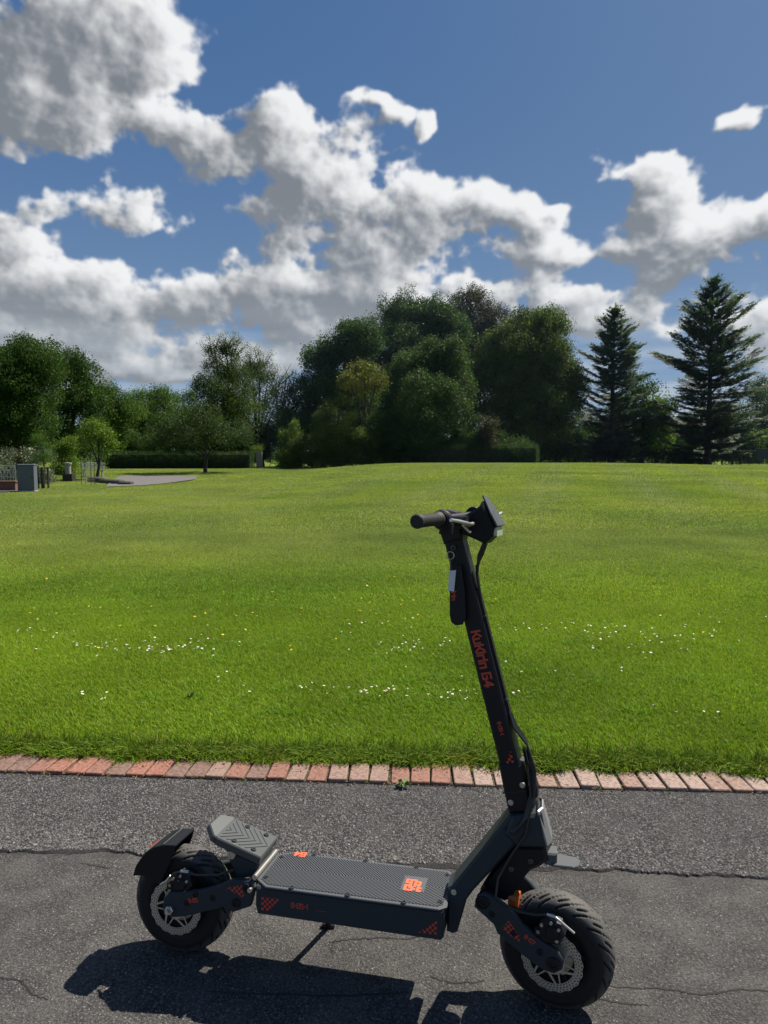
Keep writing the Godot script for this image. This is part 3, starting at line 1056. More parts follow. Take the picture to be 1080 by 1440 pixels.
func fill_lobes(r: RandomNumberGenerator, lobes: Array, kind: String, dens: float, size: float, where: Array, tint: PackedColorArray) -> PackedColorArray:
	for k in range(0, lobes.size(), 5):
		var c := Vector3(lobes[k], lobes[k + 1], lobes[k + 2])
		var rx: float = lobes[k + 3]
		var ry: float = lobes[k + 4]
		var rz := rx * 0.85
		var small := minf(rx, ry)
		var puffs := int(clampf(8.0 + rx * ry * 2.0, 9, 34))
		for q in puffs:
			var y := r.randf_range(-0.75, 1.0)
			var a := r.randf() * TAU
			var h := sqrt(maxf(0.0, 1.0 - y * y))
			var dir := Vector3(cos(a) * h, y, sin(a) * h)
			var reach := r.randf_range(0.5, 0.95)
			var pc := c + dir * Vector3(rx, ry, rz) * reach
			var pr := clampf(small * r.randf_range(0.26, 0.52), 0.16, 1.7)
			var n := int(maxf(4.0, 12.0 * pr * pr / (size * size) * dens))
			var tone := r.randf_range(0.82, 1.2)
			for e in n:
				var y2 := r.randf_range(-0.45, 1.0)
				var a2 := r.randf() * TAU
				var h2 := sqrt(maxf(0.0, 1.0 - y2 * y2))
				var p := pc + Vector3(cos(a2) * h2, y2 * 0.85, sin(a2) * h2) * pr * r.randf_range(0.7, 1.1)
				var s := size * r.randf_range(0.7, 1.25)
				where.append(Transform3D(Basis.from_euler(Vector3(r.randf() * TAU, r.randf() * TAU, r.randf() * TAU)).scaled(Vector3.ONE * s), p))
				var t := leaf_tint(r, kind) * tone
				t.a = 1.0
				tint.append(t)
		# the leaves inside
		for e in int(5.0 * rx * ry / (size * size * 4.0) * dens):
			var p := c + Vector3(r.randfn(0, 0.38) * rx, r.randfn(0, 0.38) * ry, r.randfn(0, 0.3) * rz)
			where.append(Transform3D(Basis.from_euler(Vector3(r.randf() * TAU, r.randf() * TAU, r.randf() * TAU)).scaled(Vector3.ONE * size * 1.7), p))
			tint.append(leaf_tint(r, kind))
	return tint


func tree(called: String, label: String, category: String, group: String, x: float, g: float, z: float, kind: String, dens: float, lobes: Array) -> void:
	var r := RandomNumberGenerator.new()
	r.seed = hash(label) % 100000
	var o := thing(called, Vector3(x, g, z), label, category, group)
	var top := 0.0
	if category == "shrub":
		# shrubs are leafy down to the ground
		lobes = lobes.duplicate()
		for k in range(0, lobes.size(), 5):
			if lobes[k + 1] - lobes[k + 4] > 0.1:
				lobes.append_array([lobes[k], lobes[k + 4] * 0.55, lobes[k + 2], lobes[k + 3] * 0.95, maxf(lobes[k + 4] * 0.8, (lobes[k + 1] - lobes[k + 4]) * 0.7)])
	for k in range(0, lobes.size(), 5):
		top = maxf(top, lobes[k + 1] + lobes[k + 4])
	# trunk and a limb into every lobe of the crown
	var mb := MB.new()
	var fork := Vector3(r.randf_range(-0.05, 0.05) * top, top * 0.28, r.randf_range(-0.04, 0.04) * top)
	var thickness := clampf(top * 0.026, 0.05, 0.34)
	mb.tube([Vector3(0, -0.25, 0), Vector3(fork.x * 0.2, top * 0.08, 0), fork * 0.6, fork], thickness * 1.25, thickness * 0.8, 9)
	for k in range(0, lobes.size(), 5):
		var e := Vector3(lobes[k], lobes[k + 1] + lobes[k + 4] * 0.55, lobes[k + 2])
		if e.y < fork.y:
			e.y = lobes[k + 1]
		var s := fork * (0.75 if e.y > fork.y else 0.4)
		var mid := s.lerp(e, 0.5) + Vector3(0, (e.y - s.y) * 0.12, 0) + Vector3(r.randf_range(-0.1, 0.1), 0, r.randf_range(-0.1, 0.1)) * top * 0.2
		mb.tube([s, mid, e], thickness * 0.55, thickness * 0.12, 6)
	if called in ["tall_tree", "bare_topped_tree", "thin_tree", "tall_broadleaf_tree", "copper_beech"]:
		# fine twigs that stand out of the crown against the sky
		var many_twigs := 34 if called != "bare_topped_tree" else 46
		for q in many_twigs:
			var k := (r.randi() % (lobes.size() / 5)) * 5
			if lobes[k + 1] < top * 0.5:
				continue
			var c := Vector3(lobes[k], lobes[k + 1], lobes[k + 2])
			var dir := Vector3(r.randf_range(-1, 1), r.randf_range(0.35, 1.3), r.randf_range(-0.6, 0.6)).normalized()
			var l := r.randf_range(0.8, 1.7) * (1.25 if called == "bare_topped_tree" else 0.9)
			var s := c + dir * Vector3(lobes[k + 3], lobes[k + 4], lobes[k + 3]) * 0.7
			var bend := Vector3(r.randf_range(-0.3, 0.3), 0.1, 0)
			mb.tube([s, s + dir * l * 0.5 + bend * 0.4, s + dir * l + bend], 0.035, 0.012, 4)
			if called != "bare_topped_tree" or r.randf() < 0.3:
				twig_ends.append([s + dir * l * 0.6 + bend * 0.5, s + dir * l + bend])
	part("trunk", mb.done(), M.bark, o)
	var where := []
	var tint := PackedColorArray()
	var far := -z
	var size := clampf(far * 0.0085, 0.22, 0.62)
	if category == "shrub":
		size *= 0.72
	tint = fill_lobes(r, lobes, kind, dens, size, where, tint)
	for e in twig_ends:
		for p in e:
			for q in 3:
				where.append(Transform3D(Basis.from_euler(Vector3(r.randf() * TAU, r.randf() * TAU, 0)).scaled(Vector3.ONE * size * r.randf_range(0.5, 0.85)), p + Vector3(r.randf_range(-0.25, 0.25), r.randf_range(-0.25, 0.2), r.randf_range(-0.25, 0.25))))
				tint.append(leaf_tint(r, kind))
	twig_ends = []
	many("crown" if category == "tree" else "foliage", clump("fine" if kind in ["olive", "grey", "mid"] else "broad"), M.gloss_leaf if kind == "silver" else M.leaf, o, where, tint)


var twig_ends := []


func conifer(label: String, x: float, g: float, z: float, height: float, profile: Array, sd: int) -> void:
	var r := RandomNumberGenerator.new()
	r.seed = sd
	var o := thing("cedar_tree", Vector3(x, g, z), label, "tree", "trees around the lawn")
	var wood := MB.new()
	wood.tube([Vector3(0, -0.3, 0), Vector3(0.03, height * 0.3, 0), Vector3(-0.03, height * 0.65, 0.03), Vector3(0, height * 0.97, 0)], 0.30, 0.03, 9)
	var where := []
	var tint := PackedColorArray()
	var y := height * 0.07
	while y < height * 0.985:
		var down := height - y
		var reach := 0.3
		for k in range(0, profile.size() - 2, 2):
			if down >= profile[k]:
				reach = lerpf(profile[k + 1], profile[k + 3], clampf((down - profile[k]) / (profile[k + 2] - profile[k]), 0, 1))
		var n := r.randi_range(4, 6)
		var turn := r.randf() * TAU
		for b in n:
			var az := turn + TAU * b / n + r.randf_range(-0.4, 0.4)
			var l := reach * (r.randf_range(0.8, 1.15) if r.randf() < 0.5 else r.randf_range(0.35, 0.85))
			if r.randf() < 0.12:
				l *= 1.18
			var rise := lerpf(0.10, 0.62, pow(y / height, 1.5)) + r.randf_range(-0.16, 0.2)
			var out := Vector3(cos(az), 0, sin(az))
			var p0 := Vector3(0, y, 0)
			var p1 := p0 + out * l * 0.5 + Vector3(0, l * (0.5 * rise - 0.05), 0)
			var p2 := p0 + out * l + Vector3(0, l * (rise + 0.06), 0)
			wood.tube([p0, p1, p2], 0.02 + l * 0.011, 0.008, 5)
			var steps := int(maxf(5.0, l * 5.6))
			for s in steps:
				var t := 0.3 + 0.74 * (s + r.randf()) / steps
				var p := p0.lerp(p1, t * 2.0) if t < 0.5 else p1.lerp(p2, t * 2.0 - 1.0)
				var fan := (1.0 - t * 0.75) * l * 0.34 + 0.12
				for q in 3:
					var off := Vector3(-out.z, 0, out.x) * r.randf_range(-1, 1) * fan
					var sc := r.randf_range(0.26, 0.52)
					var bas := Basis(Vector3.UP, -az + r.randf_range(-0.7, 0.7)) * Basis(Vector3(0, 0, 1), rise * 0.6 + r.randf_range(-0.3, 0.35)) * Basis(Vector3.RIGHT, r.randf_range(-0.3, 0.3))
					where.append(Transform3D(bas.scaled_local(Vector3(sc, sc * 0.8, sc)), p + off + Vector3(0, r.randf_range(-0.06, 0.08), 0)))
					tint.append(leaf_tint(r, "needle"))
		y += r.randf_range(0.34, 0.66) * (0.95 if down < 5.0 else 0.85)
	for q in 14:
		where.append(Transform3D(Basis.from_euler(Vector3(0, r.randf() * TAU, r.randf_range(0.6, 1.4))).scaled(Vector3.ONE * 0.3), Vector3(r.randf_range(-0.06, 0.06), height * r.randf_range(0.95, 1.0), 0)))
		tint.append(leaf_tint(r, "needle"))
	part("trunk", wood.done(), M.bark, o)
	many("crown", clump("needle"), M.leaf, o, where, tint)


func hedge(label: String, a: Vector2, b: Vector2, depth: float, h: float, kind: String) -> void:
	var r := RandomNumberGenerator.new()
	r.seed = hash(label) % 10000
	var along := (b - a)
	var l := along.length()
	var dir := along / l
	var nrm := Vector2(-dir.y, dir.x)
	var mid := (a + b) * 0.5
	var g := hill(mid.x, mid.y)
	var o := thing("clipped_hedge", Vector3(mid.x, g, mid.y), label, "hedge", "clipped hedges at the end of the lawn")
	o.rotation.y = -atan2(dir.y, dir.x)
	var core := MB.new()
	core.box(Vector3(0, h * 0.45, 0), Vector3(l - 0.3, h * 0.9, depth - 0.3), 0.03)
	part("branches", core.done(), M.hedge_core, o)
	var where := []
	var tint := PackedColorArray()
	for k in int(l * (h * 2.0 + depth) * 30.0):
		var u := r.randf_range(-0.5, 0.5) * l
		var p := Vector3(u, 0, 0)
		var pick := r.randf() * (h * 2.0 + depth + depth * h / l * 4.0)
		if pick < depth:
			p = Vector3(u, h + r.randfn(0, 0.035), r.randf_range(-0.5, 0.5) * depth)
		elif pick < depth + 2.0 * h:
			p = Vector3(u, r.randf() * h, depth * 0.5 * (1.0 if r.randf() < 0.65 else -1.0) + r.randfn(0, 0.03))
		else:
			p = Vector3(l * 0.5 * (1.0 if r.randf() < 0.5 else -1.0) + r.randfn(0, 0.03), r.randf() * h, r.randf_range(-0.5, 0.5) * depth)
		where.append(Transform3D(Basis.from_euler(Vector3(r.randf() * TAU, r.randf() * TAU, 0)).scaled(Vector3.ONE * r.randf_range(0.14, 0.24)), p))
		tint.append(leaf_tint(r, kind))
	many("foliage", clump("fine"), M.leaf, o, where, tint)


func make_distance() -> void:
	var r := RandomNumberGenerator.new()
	r.seed = 66
	var where := []
	var tint := PackedColorArray()
	var nz := FastNoiseLite.new()
	nz.frequency = 0.05
	nz.fractal_octaves = 3
	for k in 9000:
		var x := r.randf_range(-150, 150)
		var z := -r.randf_range(112, 130)
		var top := 5.6 + 2.6 * nz.get_noise_2d(x, 0)
		var y := top * pow(r.randf(), 0.7)
		where.append(Transform3D(Basis.from_euler(Vector3(r.randf() * TAU, r.randf() * TAU, 0)).scaled(Vector3.ONE * r.randf_range(1.0, 1.7)), Vector3(x, y, z)))
		tint.append(leaf_tint(r, "deep" if r.randf() < 0.6 else "mid"))
	tag(many("distant_woodland", clump("fine"), M.leaf, self, where, tint), "far dark line of woodland closing the view behind all the trees", "woodland", "", "stuff")


# ---------------------------------------------------------------- things across the lawn
func make_far_things() -> void:
	var mb := MB.new()
	var at := Vector3(-13.35, hill(-13.35, -27.4), -27.4)
	var o := thing("utility_cabinet", at, "grey metal utility cabinet with a sloping lid beside the low brick wall", "cabinet")
	o.rotation.y = 0.16
	mb.box(Vector3(0, 0.53, 0), Vector3(0.58, 0.94, 0.42), 0.008)
	part("body", mb.done(), M.cabinet_paint, o)
	mb = MB.new()
	mb.prism(pv([-0.225, 1.0, 0.225, 1.0, 0.225, 1.02, 0.0, 1.05, -0.225, 1.035]), -0.305, 0.305, 0.006, Transform3D(Basis(Vector3.UP, PI / 2), Vector3.ZERO))
	part("lid", mb.done(), M.cabinet_paint, o)
	mb = MB.new()
	mb.box(Vector3(0, 0.02, 0), Vector3(0.62, 0.10, 0.46), 0.01)
	part("plinth", mb.done(), M.grey_stone, o)
	mb = MB.new()
	mb.box(Vector3(0.0, 0.53, 0.212), Vector3(0.54, 0.88, 0.008), 0.003)
	var door := part("door", mb.done(), M.cabinet_paint, o)
	mb = MB.new()
	mb.box(Vector3(0.22, 0.55, 0.22), Vector3(0.025, 0.10, 0.014), 0.004)
	part("handle", mb.done(), M.black_iron, door)
	mb = MB.new()
	mb.box(Vector3(-0.05, 0.035, 0.245), Vector3(0.2, 0.05, 0.04), 0.006)
	part("vent", mb.done(), M.galvanised, o)
	# brick wall and railing
	o = thing("low_brick_wall", Vector3(-16.0, hill(-16.0, -27.9), -27.9), "low dark brick wall ending beside the grey utility cabinet", "wall")
	mb = MB.new()
	mb.box(Vector3(0.05, 0.17, 0), Vector3(3.9, 0.36, 0.30), 0.006)
	part("brickwork", mb.done(), M.dark_brick, o)
	mb = MB.new()
	mb.box(Vector3(0.05, 0.378, 0), Vector3(3.96, 0.05, 0.34), 0.008)
	part("coping", mb.done(), M.dark_brick, o)
	o = thing("metal_railing", Vector3(-16.4, hill(-16.4, -29.2), -29.2), "silver metal railing with scrolled upper panel behind the low brick wall", "railing")
	for y in [0.26, 0.52, 0.97]:
		mb = MB.new()
		mb.box(Vector3(0, y, 0), Vector3(3.4, 0.032, 0.04), 0.004)
		part("rail", mb.done(), M.galvanised, o)
	mb = MB.new()
	mb.tube([Vector3(0, 0.02, 0), Vector3(0, 0.96, 0)], 0.022, 0.022, 8)
	var postm := mb.done()
	mb = MB.new()
	mb.tube([Vector3(0, 0.28, 0), Vector3(0, 0.96, 0)], 0.009, 0.009, 6)
	var barm := mb.done()
	mb = MB.new()
	mb.torus(Vector3(0, 0.86, 0), Basis(), 0.07, 0.012, 16, 5)
	mb.tube([Vector3(-0.07, 0.54, 0), Vector3(-0.03, 0.70, 0), Vector3(0.0, 0.79, 0)], 0.012, 0.012, 5)
	mb.tube([Vector3(0.07, 0.54, 0), Vector3(0.03, 0.70, 0), Vector3(0.0, 0.79, 0)], 0.012, 0.012, 5)
	var scroll := mb.done()
	for k in 4:
		part("post", postm, M.galvanised, o, Transform3D(Basis(), Vector3(-1.7 + k * 3.4 / 3.0, 0, 0)))
	for k in 27:
		part("bar", barm, M.galvanised, o, Transform3D(Basis(), Vector3(-1.63 + k * 0.125, 0, 0)))
	for k in 19:
		part("scroll", scroll, M.galvanised, o, Transform3D(Basis(), Vector3(-1.62 + k * 0.18, 0, 0.014)))
	# sapling in its guard of stakes
	o = thing("sapling", Vector3(-13.95, hill(-13.95, -30), -30), "slim young tree growing inside the black stake guard", "tree")
	mb = MB.new()
	mb.tube([Vector3(0, -0.1, 0), Vector3(0.03, 0.9, 0), Vector3(0.0, 2.1, 0.02)], 0.035, 0.012, 7)
	for k in 9:
		var a := k * 2.4
		mb.tube([Vector3(0, 1.0 + k * 0.12, 0), Vector3(cos(a) * 0.3, 1.3 + k * 0.12, sin(a) * 0.3)], 0.012, 0.005, 5)
	part("trunk", mb.done(), M.bark, o)
	var r := RandomNumberGenerator.new()
	r.seed = 15
	var where := []
	var tint := fill_lobes(r, [0.0, 1.65, 0.0, 0.42, 0.62, 0.12, 1.25, 0.05, 0.34, 0.34, -0.14, 2.05, 0.0, 0.26, 0.36], "mid", 0.55, 0.17, where, PackedColorArray())
	many("crown", clump("fine"), M.leaf, o, where, tint)
	o = thing("tree_guard", Vector3(-13.95, hill(-13.95, -30), -30), "black tree guard of upright stakes around the sapling", "tree guard")
	for k in 5:
		mb = MB.new()
		var a := TAU * k / 5 + 0.3
		mb.box(Vector3(cos(a) * 0.2, 0.42, sin(a) * 0.2), Vector3(0.045, 0.95, 0.045), 0.005)
		part("stake", mb.done(), M.black_iron, o)
	for y in [0.2, 0.75]:
		mb = MB.new()
		mb.torus(Vector3(0, y, 0), Basis(Vector3.RIGHT, PI / 2), 0.2, 0.012, 16, 5)
		part("hoop", mb.done(), M.black_iron, o)
	o = thing("tree_guard", Vector3(-13.75, hill(-13.75, -34), -34), "pale wire mesh tree guard with thin posts in the lawn before the small round tree", "tree guard")
	for k in 4:
		mb = MB.new()
		mb.tube([Vector3(0, -0.05, 0), Vector3(0, 1.2, 0)], 0.018, 0.018, 6)
		part("post", mb.done(), M.stake_wood, o, Transform3D(Basis(), Vector3(-0.22 if k < 2 else 0.22, 0, -0.2 if k % 2 == 0 else 0.2)))
	mb = MB.new()
	for k in 9:
		for s in [-1.0, 1.0]:
			mb.tube([Vector3(-0.22 + k * 0.055, 0.1, 0.2 * s), Vector3(-0.22 + k * 0.055, 1.15, 0.2 * s)], 0.003, 0.003, 3, false)
			mb.tube([Vector3(-0.22, 0.12 + k * 0.125, 0.2 * s), Vector3(0.22, 0.12 + k * 0.125, 0.2 * s)], 0.003, 0.003, 3, false)
	part("wire_mesh", mb.done(), M.galvanised, o)
	# stone plinth, bench, rough stone edging
	o = thing("stone_plinth", Vector3(-16.4, hill(-16.4, -38), -38), "pale stone plinth with a capped top standing on a dark base", "plinth")
	mb = MB.new()
	mb.box(Vector3(0.05, 0.2, 0), Vector3(0.5, 0.42, 0.5), 0.02)
	part("base", mb.done(), M.black_iron, o)
	mb = MB.new()
	mb.lathe([Vector2(0.0, 1.0), Vector2(0.2, 0.98), Vector2(0.2, 0.9), Vector2(0.15, 0.88), Vector2(0.15, 0.41)], 14, Transform3D(Basis(Vector3.RIGHT, -PI / 2)))
	part("shaft", mb.done(), M.grey_stone, o)
	o = thing("park_bench", Vector3(-16.7, hill(-16.7, -42), -42), "small pale park bench seen side on behind the stone plinth", "bench")
	o.rotation.y = 0.3
	for k in 3:
		mb = MB.new()
		mb.box(Vector3(0, 0.45, -0.14 + k * 0.14), Vector3(1.3, 0.035, 0.11), 0.006)
		part("seat_slat", mb.done(), M.galvanised, o)
	for k in 2:
		mb = MB.new()
		mb.box(Vector3(0, 0.62 + k * 0.15, -0.24), Vector3(1.3, 0.1, 0.03), 0.006)
		part("back_slat", mb.done(), M.galvanised, o)
		mb = MB.new()
		mb.box(Vector3(-0.5 + k * 1.0, 0.21, -0.02), Vector3(0.07, 0.44, 0.4), 0.008)
		part("leg", mb.done(), M.grey_stone, o)
	var names := ["largest", "second", "third", "fourth", "fifth", "last"]
	var places := ["flat grey edging stone nearest the wire tree guard", "low dark edging stone between the flat one and the path", "squat edging stone in the middle of the row by the far path", "small rounded edging stone beside the squat one", "pointed edging stone near the path corner", "dark edging stone at the very corner of the far path"]
	for k in 6:
		var px := -14.6 + k * 0.52
		var pz := -37.0 + k * 0.62
		mb = MB.new()
		var pts := PackedVector2Array()
		for e in 8:
			var a := TAU * e / 8
			pts.append(Vector2(cos(a) * r.randf_range(0.26, 0.4), sin(a) * r.randf_range(0.16, 0.24)))
		mb.prism(pts, 0.0, r.randf_range(0.2, 0.34), 0.06, Transform3D(Basis(Vector3.RIGHT, -PI / 2)))
		var s := part(numbered("edging_stone"), mb.done(), M.dark_stone, self, Transform3D(Basis(Vector3.UP, r.randf()), Vector3(px, hill(px, pz) - 0.03, pz)))
		tag(s, places[k], "stone", "rough stones edging the far path")
	o = thing("stone_pillar", Vector3(-9.35, hill(-9.35, -55), -55), "grey stone gate pillar with ivy on top in the gap beside the rounded shrub", "pillar")
	mb = MB.new()
	mb.box(Vector3(0, 0.62, 0), Vector3(0.42, 1.25, 0.42), 0.02)
	part("shaft", mb.done(), M.grey_stone, o)
	where = []
	tint = fill_lobes(r, [-0.1, 1.5, 0.0, 0.5, 0.28], "lime", 1.0, 0.2, where, PackedColorArray())
	many("ivy", clump("fine"), M.leaf, o, where, tint)
	# fence with a dark windscreen at the far right
	o = thing("court_fence", Vector3(31.5, hill(31.5, -62), -62), "dark post fence carrying a dark windscreen at the edge of the lawn", "fence")
	for k in 9:
		var px := -2.9 + k * 0.78
		mb = MB.new()
		mb.box(Vector3(px, 0.55 + hill(31.5 + px, -62) - hill(31.5, -62), 0), Vector3(0.09, 1.3, 0.09), 0.008)
		part("post", mb.done(), M.black_iron, o)
	mb = MB.new()
	mb.box(Vector3(1.75, 0.92, 0.06), Vector3(3.7, 0.86, 0.03), 0.006)
	part("wind_screen", mb.done(), M.wind_screen, o)
	mb = MB.new()
	mb.box(Vector3(0.3, 1.16, 0), Vector3(6.4, 0.05, 0.05), 0.006)
	part("rail", mb.done(), M.black_iron, o)


# ---------------------------------------------------------------- lettering in straight strokes
const GLYPHS = {
	"K": [[0, 0, 0, 6], [0, 3, 1.6, 3], [1.6, 3, 3.6, 6], [1.6, 3, 3.6, 0]], "u": [[0, 4.2, 0, 0], [0, 0, 3, 0], [3, 4.2, 3, 0]], "i": [[0, 0, 0, 4.2], [0, 5.3, 0, 6.2]], "r": [[0, 0, 0, 4.2], [0, 4.2, 2.4, 4.2]],
	"n": [[0, 0, 0, 4.2], [0, 4.2, 3, 4.2], [3, 4.2, 3, 0]], "G": [[3.6, 6, 0, 6], [0, 6, 0, 0], [0, 0, 3.6, 0], [3.6, 0, 3.6, 3], [3.6, 3, 2, 3]], "4": [[2.8, 0, 2.8, 6], [2.8, 6, 0, 1.8], [0, 1.8, 3.8, 1.8]],
	"B": [[0, 0, 0, 6], [0, 6, 3, 6], [3, 6, 3, 3.4], [0, 3.1, 3.4, 3.1], [3.4, 3.1, 3.4, 0], [0, 0, 3.4, 0]], "-": [[0.2, 3, 2.2, 3]], "0": [[0, 0, 0, 6], [0, 6, 3.4, 6], [3.4, 6, 3.4, 0], [3.4, 0, 0, 0]],
	"5": [[3.4, 6, 0, 6], [0, 6, 0, 3.3], [0, 3.3, 3.4, 3.3], [3.4, 3.3, 3.4, 0], [3.4, 0, 0, 0]], "1": [[0.4, 4.8, 1.4, 6], [1.4, 6, 1.4, 0]], "7": [[0, 6, 3.4, 6], [3.4, 6, 1.2, 0]], " ": []}
const WIDTHS = {"K": 5.0, "u": 4.6, "i": 1.7, "r": 3.6, "n": 4.6, "G": 5.2, "4": 5.2, "B": 4.8, "-": 3.2, "0": 4.8, "5": 4.8, "1": 3.2, "7": 4.6, " ": 2.4}


func lettering(text: String, height: float, weight: float, xf: Transform3D, stretch := 1.0) -> ArrayMesh:
	var mb := MB.new()
	var k := height / 6.0
	var x := 0.0
	var lift := 0.0
	for ch in text:
		for s in GLYPHS[ch]:
			var a := Vector2((x + s[0]) * k * stretch, s[1] * k)
			var b := Vector2((x + s[2]) * k * stretch, s[3] * k)
			var d := (b - a).normalized()
			var w := weight * k * 0.5
			var nrm := Vector2(-d.y, d.x) * w
			a -= d * w
			b += d * w
			lift += 0.00001
			mb.prism(PackedVector2Array([a - nrm, b - nrm, b + nrm, a + nrm]), 0.0, 0.0006 + lift, 0.0, xf)
		x += WIDTHS[ch]
	return mb.done()


func checker(tri_pts: Array, size: float, xf: Transform3D) -> ArrayMesh:
	# a triangle filled with alternate squares
	var mb := MB.new()
	var t := pv(tri_pts)
	var lo := t[0]
	var hi := t[0]
	for p in t:
		lo = lo.min(p)
		hi = hi.max(p)
	for j in int((hi.y - lo.y) / size) + 1:
		for i in int((hi.x - lo.x) / size) + 1:
			if (i + j) % 2 == 1:
				continue
			var c := lo + Vector2(i, j) * size
			var sq := PackedVector2Array([c, c + Vector2(size, 0), c + Vector2(size, size), c + Vector2(0, size)])
			for q in Geometry2D.intersect_polygons(sq, t):
				if q.size() >= 3:
					mb.prism(q, 0.0, 0.0006, 0.0, xf)
	return mb.done()


# ---------------------------------------------------------------- the scooter: x forward, y up, z to its right, which faces the camera
const AX := Vector3(-0.2611, 0.9653, 0.0)
const P0 := Vector3(0.417, 0.478, 0.0)
const STEER := -12.0


func tyre_mesh() -> ArrayMesh:
	var segs := 720
	var cross := 64
	var v := PackedVector3Array()
	var idx := PackedInt32Array()
	var tone := PackedColorArray()
	var r := RandomNumberGenerator.new()
	r.seed = 3
	var angles := []
	for j in cross + 1:
		angles.append(lerpf(-2.25, 2.25, float(j) / cross))
	for i in segs:
		var th := TAU * i / segs
		for j in cross + 1:
			var ph: float = angles[j]
			var c := cos(ph)
			var s := sin(ph)
			var rr := 0.102 + 0.039 * signf(c) * pow(absf(c), 0.85)
			var zz := 0.0405 * signf(s) * pow(absf(s), 0.88)
			var a := absf(rad_to_deg(ph))
			var cut := 0.0
			var side := 0.5 if ph > 0 else 0.0
			var u := fposmod(th / TAU * 18.0 + side - a * 0.021, 1.0)
			if a > 34 and a < 67 and absf(u - 0.25) < 0.085:
				cut = 0.0055
			if a > 13 and a < 40 and absf(fposmod(u + 0.5, 1.0) - 0.25) < 0.085:
				cut = 0.0055
			if a > 3 and a < 31 and absf(u - 0.25) < 0.075 and fposmod(a, 9.4) < 4.7:
				cut = 0.0045
			if a > 78 and a < 82:
				cut = -0.0012
			if a > 98 and a < 102:
				cut = -0.0008
			# the running surface is dusty, the walls and grooves are clean black rubber
			var dust := lerpf(0.064, 0.013, smoothstep(50.0, 74.0, a)) * r.randf_range(0.9, 1.1)
			if cut > 0.002:
				dust = 0.008
			tone.append(Color(dust, dust * 0.99, dust * 0.97))
			v.append(Vector3(cos(th) * (rr - cut * maxf(c, 0.25)), sin(th) * (rr - cut * maxf(c, 0.25)), zz - cut * s))
	var m := cross + 1
	for i in segs:
		var i2 := (i + 1) % segs
		for j in cross:
			var a := i * m + j
			var b := i * m + j + 1
			var c := i2 * m + j + 1
			var d := i2 * m + j
			idx.append_array([a, b, c, a, c, d])
	var st := SurfaceTool.new()
	var arr := []
	arr.resize(Mesh.ARRAY_MAX)
	arr[Mesh.ARRAY_VERTEX] = v
	arr[Mesh.ARRAY_COLOR] = tone
	arr[Mesh.ARRAY_INDEX] = idx
	var am := ArrayMesh.new()
	am.add_surface_from_arrays(Mesh.PRIMITIVE_TRIANGLES, arr)
	st.create_from(am, 0)
	st.generate_normals()
	return st.commit()


func disc_mesh() -> ArrayMesh:
	# a perforated brake disc with slanted arms
	var mb := MB.new()
	var n := 288
	var rows := 12
	var r0 := 0.0545
	for i in n:
		var a0 := TAU * i / n
		var a1 := TAU * (i + 1) / n
		for j in rows:
			var outer := 0.0735 + 0.0013 * cos(a0 * 18.0)
			var ra := lerpf(r0, outer, float(j) / rows)
			var rb := lerpf(r0, outer, float(j + 1) / rows)
			var row := j / 4
			if j % 4 in [1, 2] and fposmod(a0 / TAU * 48.0 + row * 0.34, 1.0) < 0.42:
				continue
			for z in [0.001, -0.001]:
				var p := [Vector3(cos(a0) * ra, sin(a0) * ra, z), Vector3(cos(a0) * rb, sin(a0) * rb, z), Vector3(cos(a1) * rb, sin(a1) * rb, z), Vector3(cos(a1) * ra, sin(a1) * ra, z)]
				if z > 0:
					mb.quad(p[0], p[1], p[2], p[3])
				else:
					mb.quad(p[3], p[2], p[1], p[0])
	for k in 6:
		var a := TAU * k / 6
		var b := a + 0.62
		var p := Vector2(cos(a), sin(a)) * 0.026
		var q := Vector2(cos(b), sin(b)) * 0.0562
		var w := (q - p).normalized().orthogonal() * 0.0027
		mb.prism(PackedVector2Array([p - w, q - w * 0.8, q + w * 0.8, p + w]), -0.0009, 0.0009)
		var b2 := a - 0.25
		var q2 := Vector2(cos(b2), sin(b2)) * 0.0562
		w = (q2 - p).normalized().orthogonal() * 0.0018
		mb.prism(PackedVector2Array([p - w, q2 - w * 0.8, q2 + w * 0.8, p + w]), -0.0008, 0.0008)
	mb.lathe([Vector2(0.018, 0.0015), Vector2(0.031, 0.0015), Vector2(0.031, -0.0015), Vector2(0.018, -0.0015)].map(func(e): return e), 30)
	return mb.done()


func bolt_mesh(rad: float, high: float, sides := 10) -> ArrayMesh:
	var mb := MB.new()
	mb.lathe([Vector2(0.0, high * 0.55), Vector2(rad * 0.45, high * 0.55), Vector2(rad * 0.5, high), Vector2(rad * 0.85, high), Vector2(rad, high * 0.6), Vector2(rad, 0)], sides)
	return mb.done()


func wheel(called: String, o: Node3D, xf: Transform3D, meshes: Dictionary) -> Node3D:
	var w := Node3D.new()
	w.name = called
	w.transform = xf
	o.add_child(w, true)
	part("tyre", meshes.tyre, M.rubber, w)
	part("rim", meshes.rim, M.black_metal, w)
	part("hub_cover", meshes.hub, M.disc_steel, w)
	part("brake_disc", meshes.disc, M.disc_steel, w, Transform3D(Basis(), Vector3(0, 0, 0.056)))
	return w


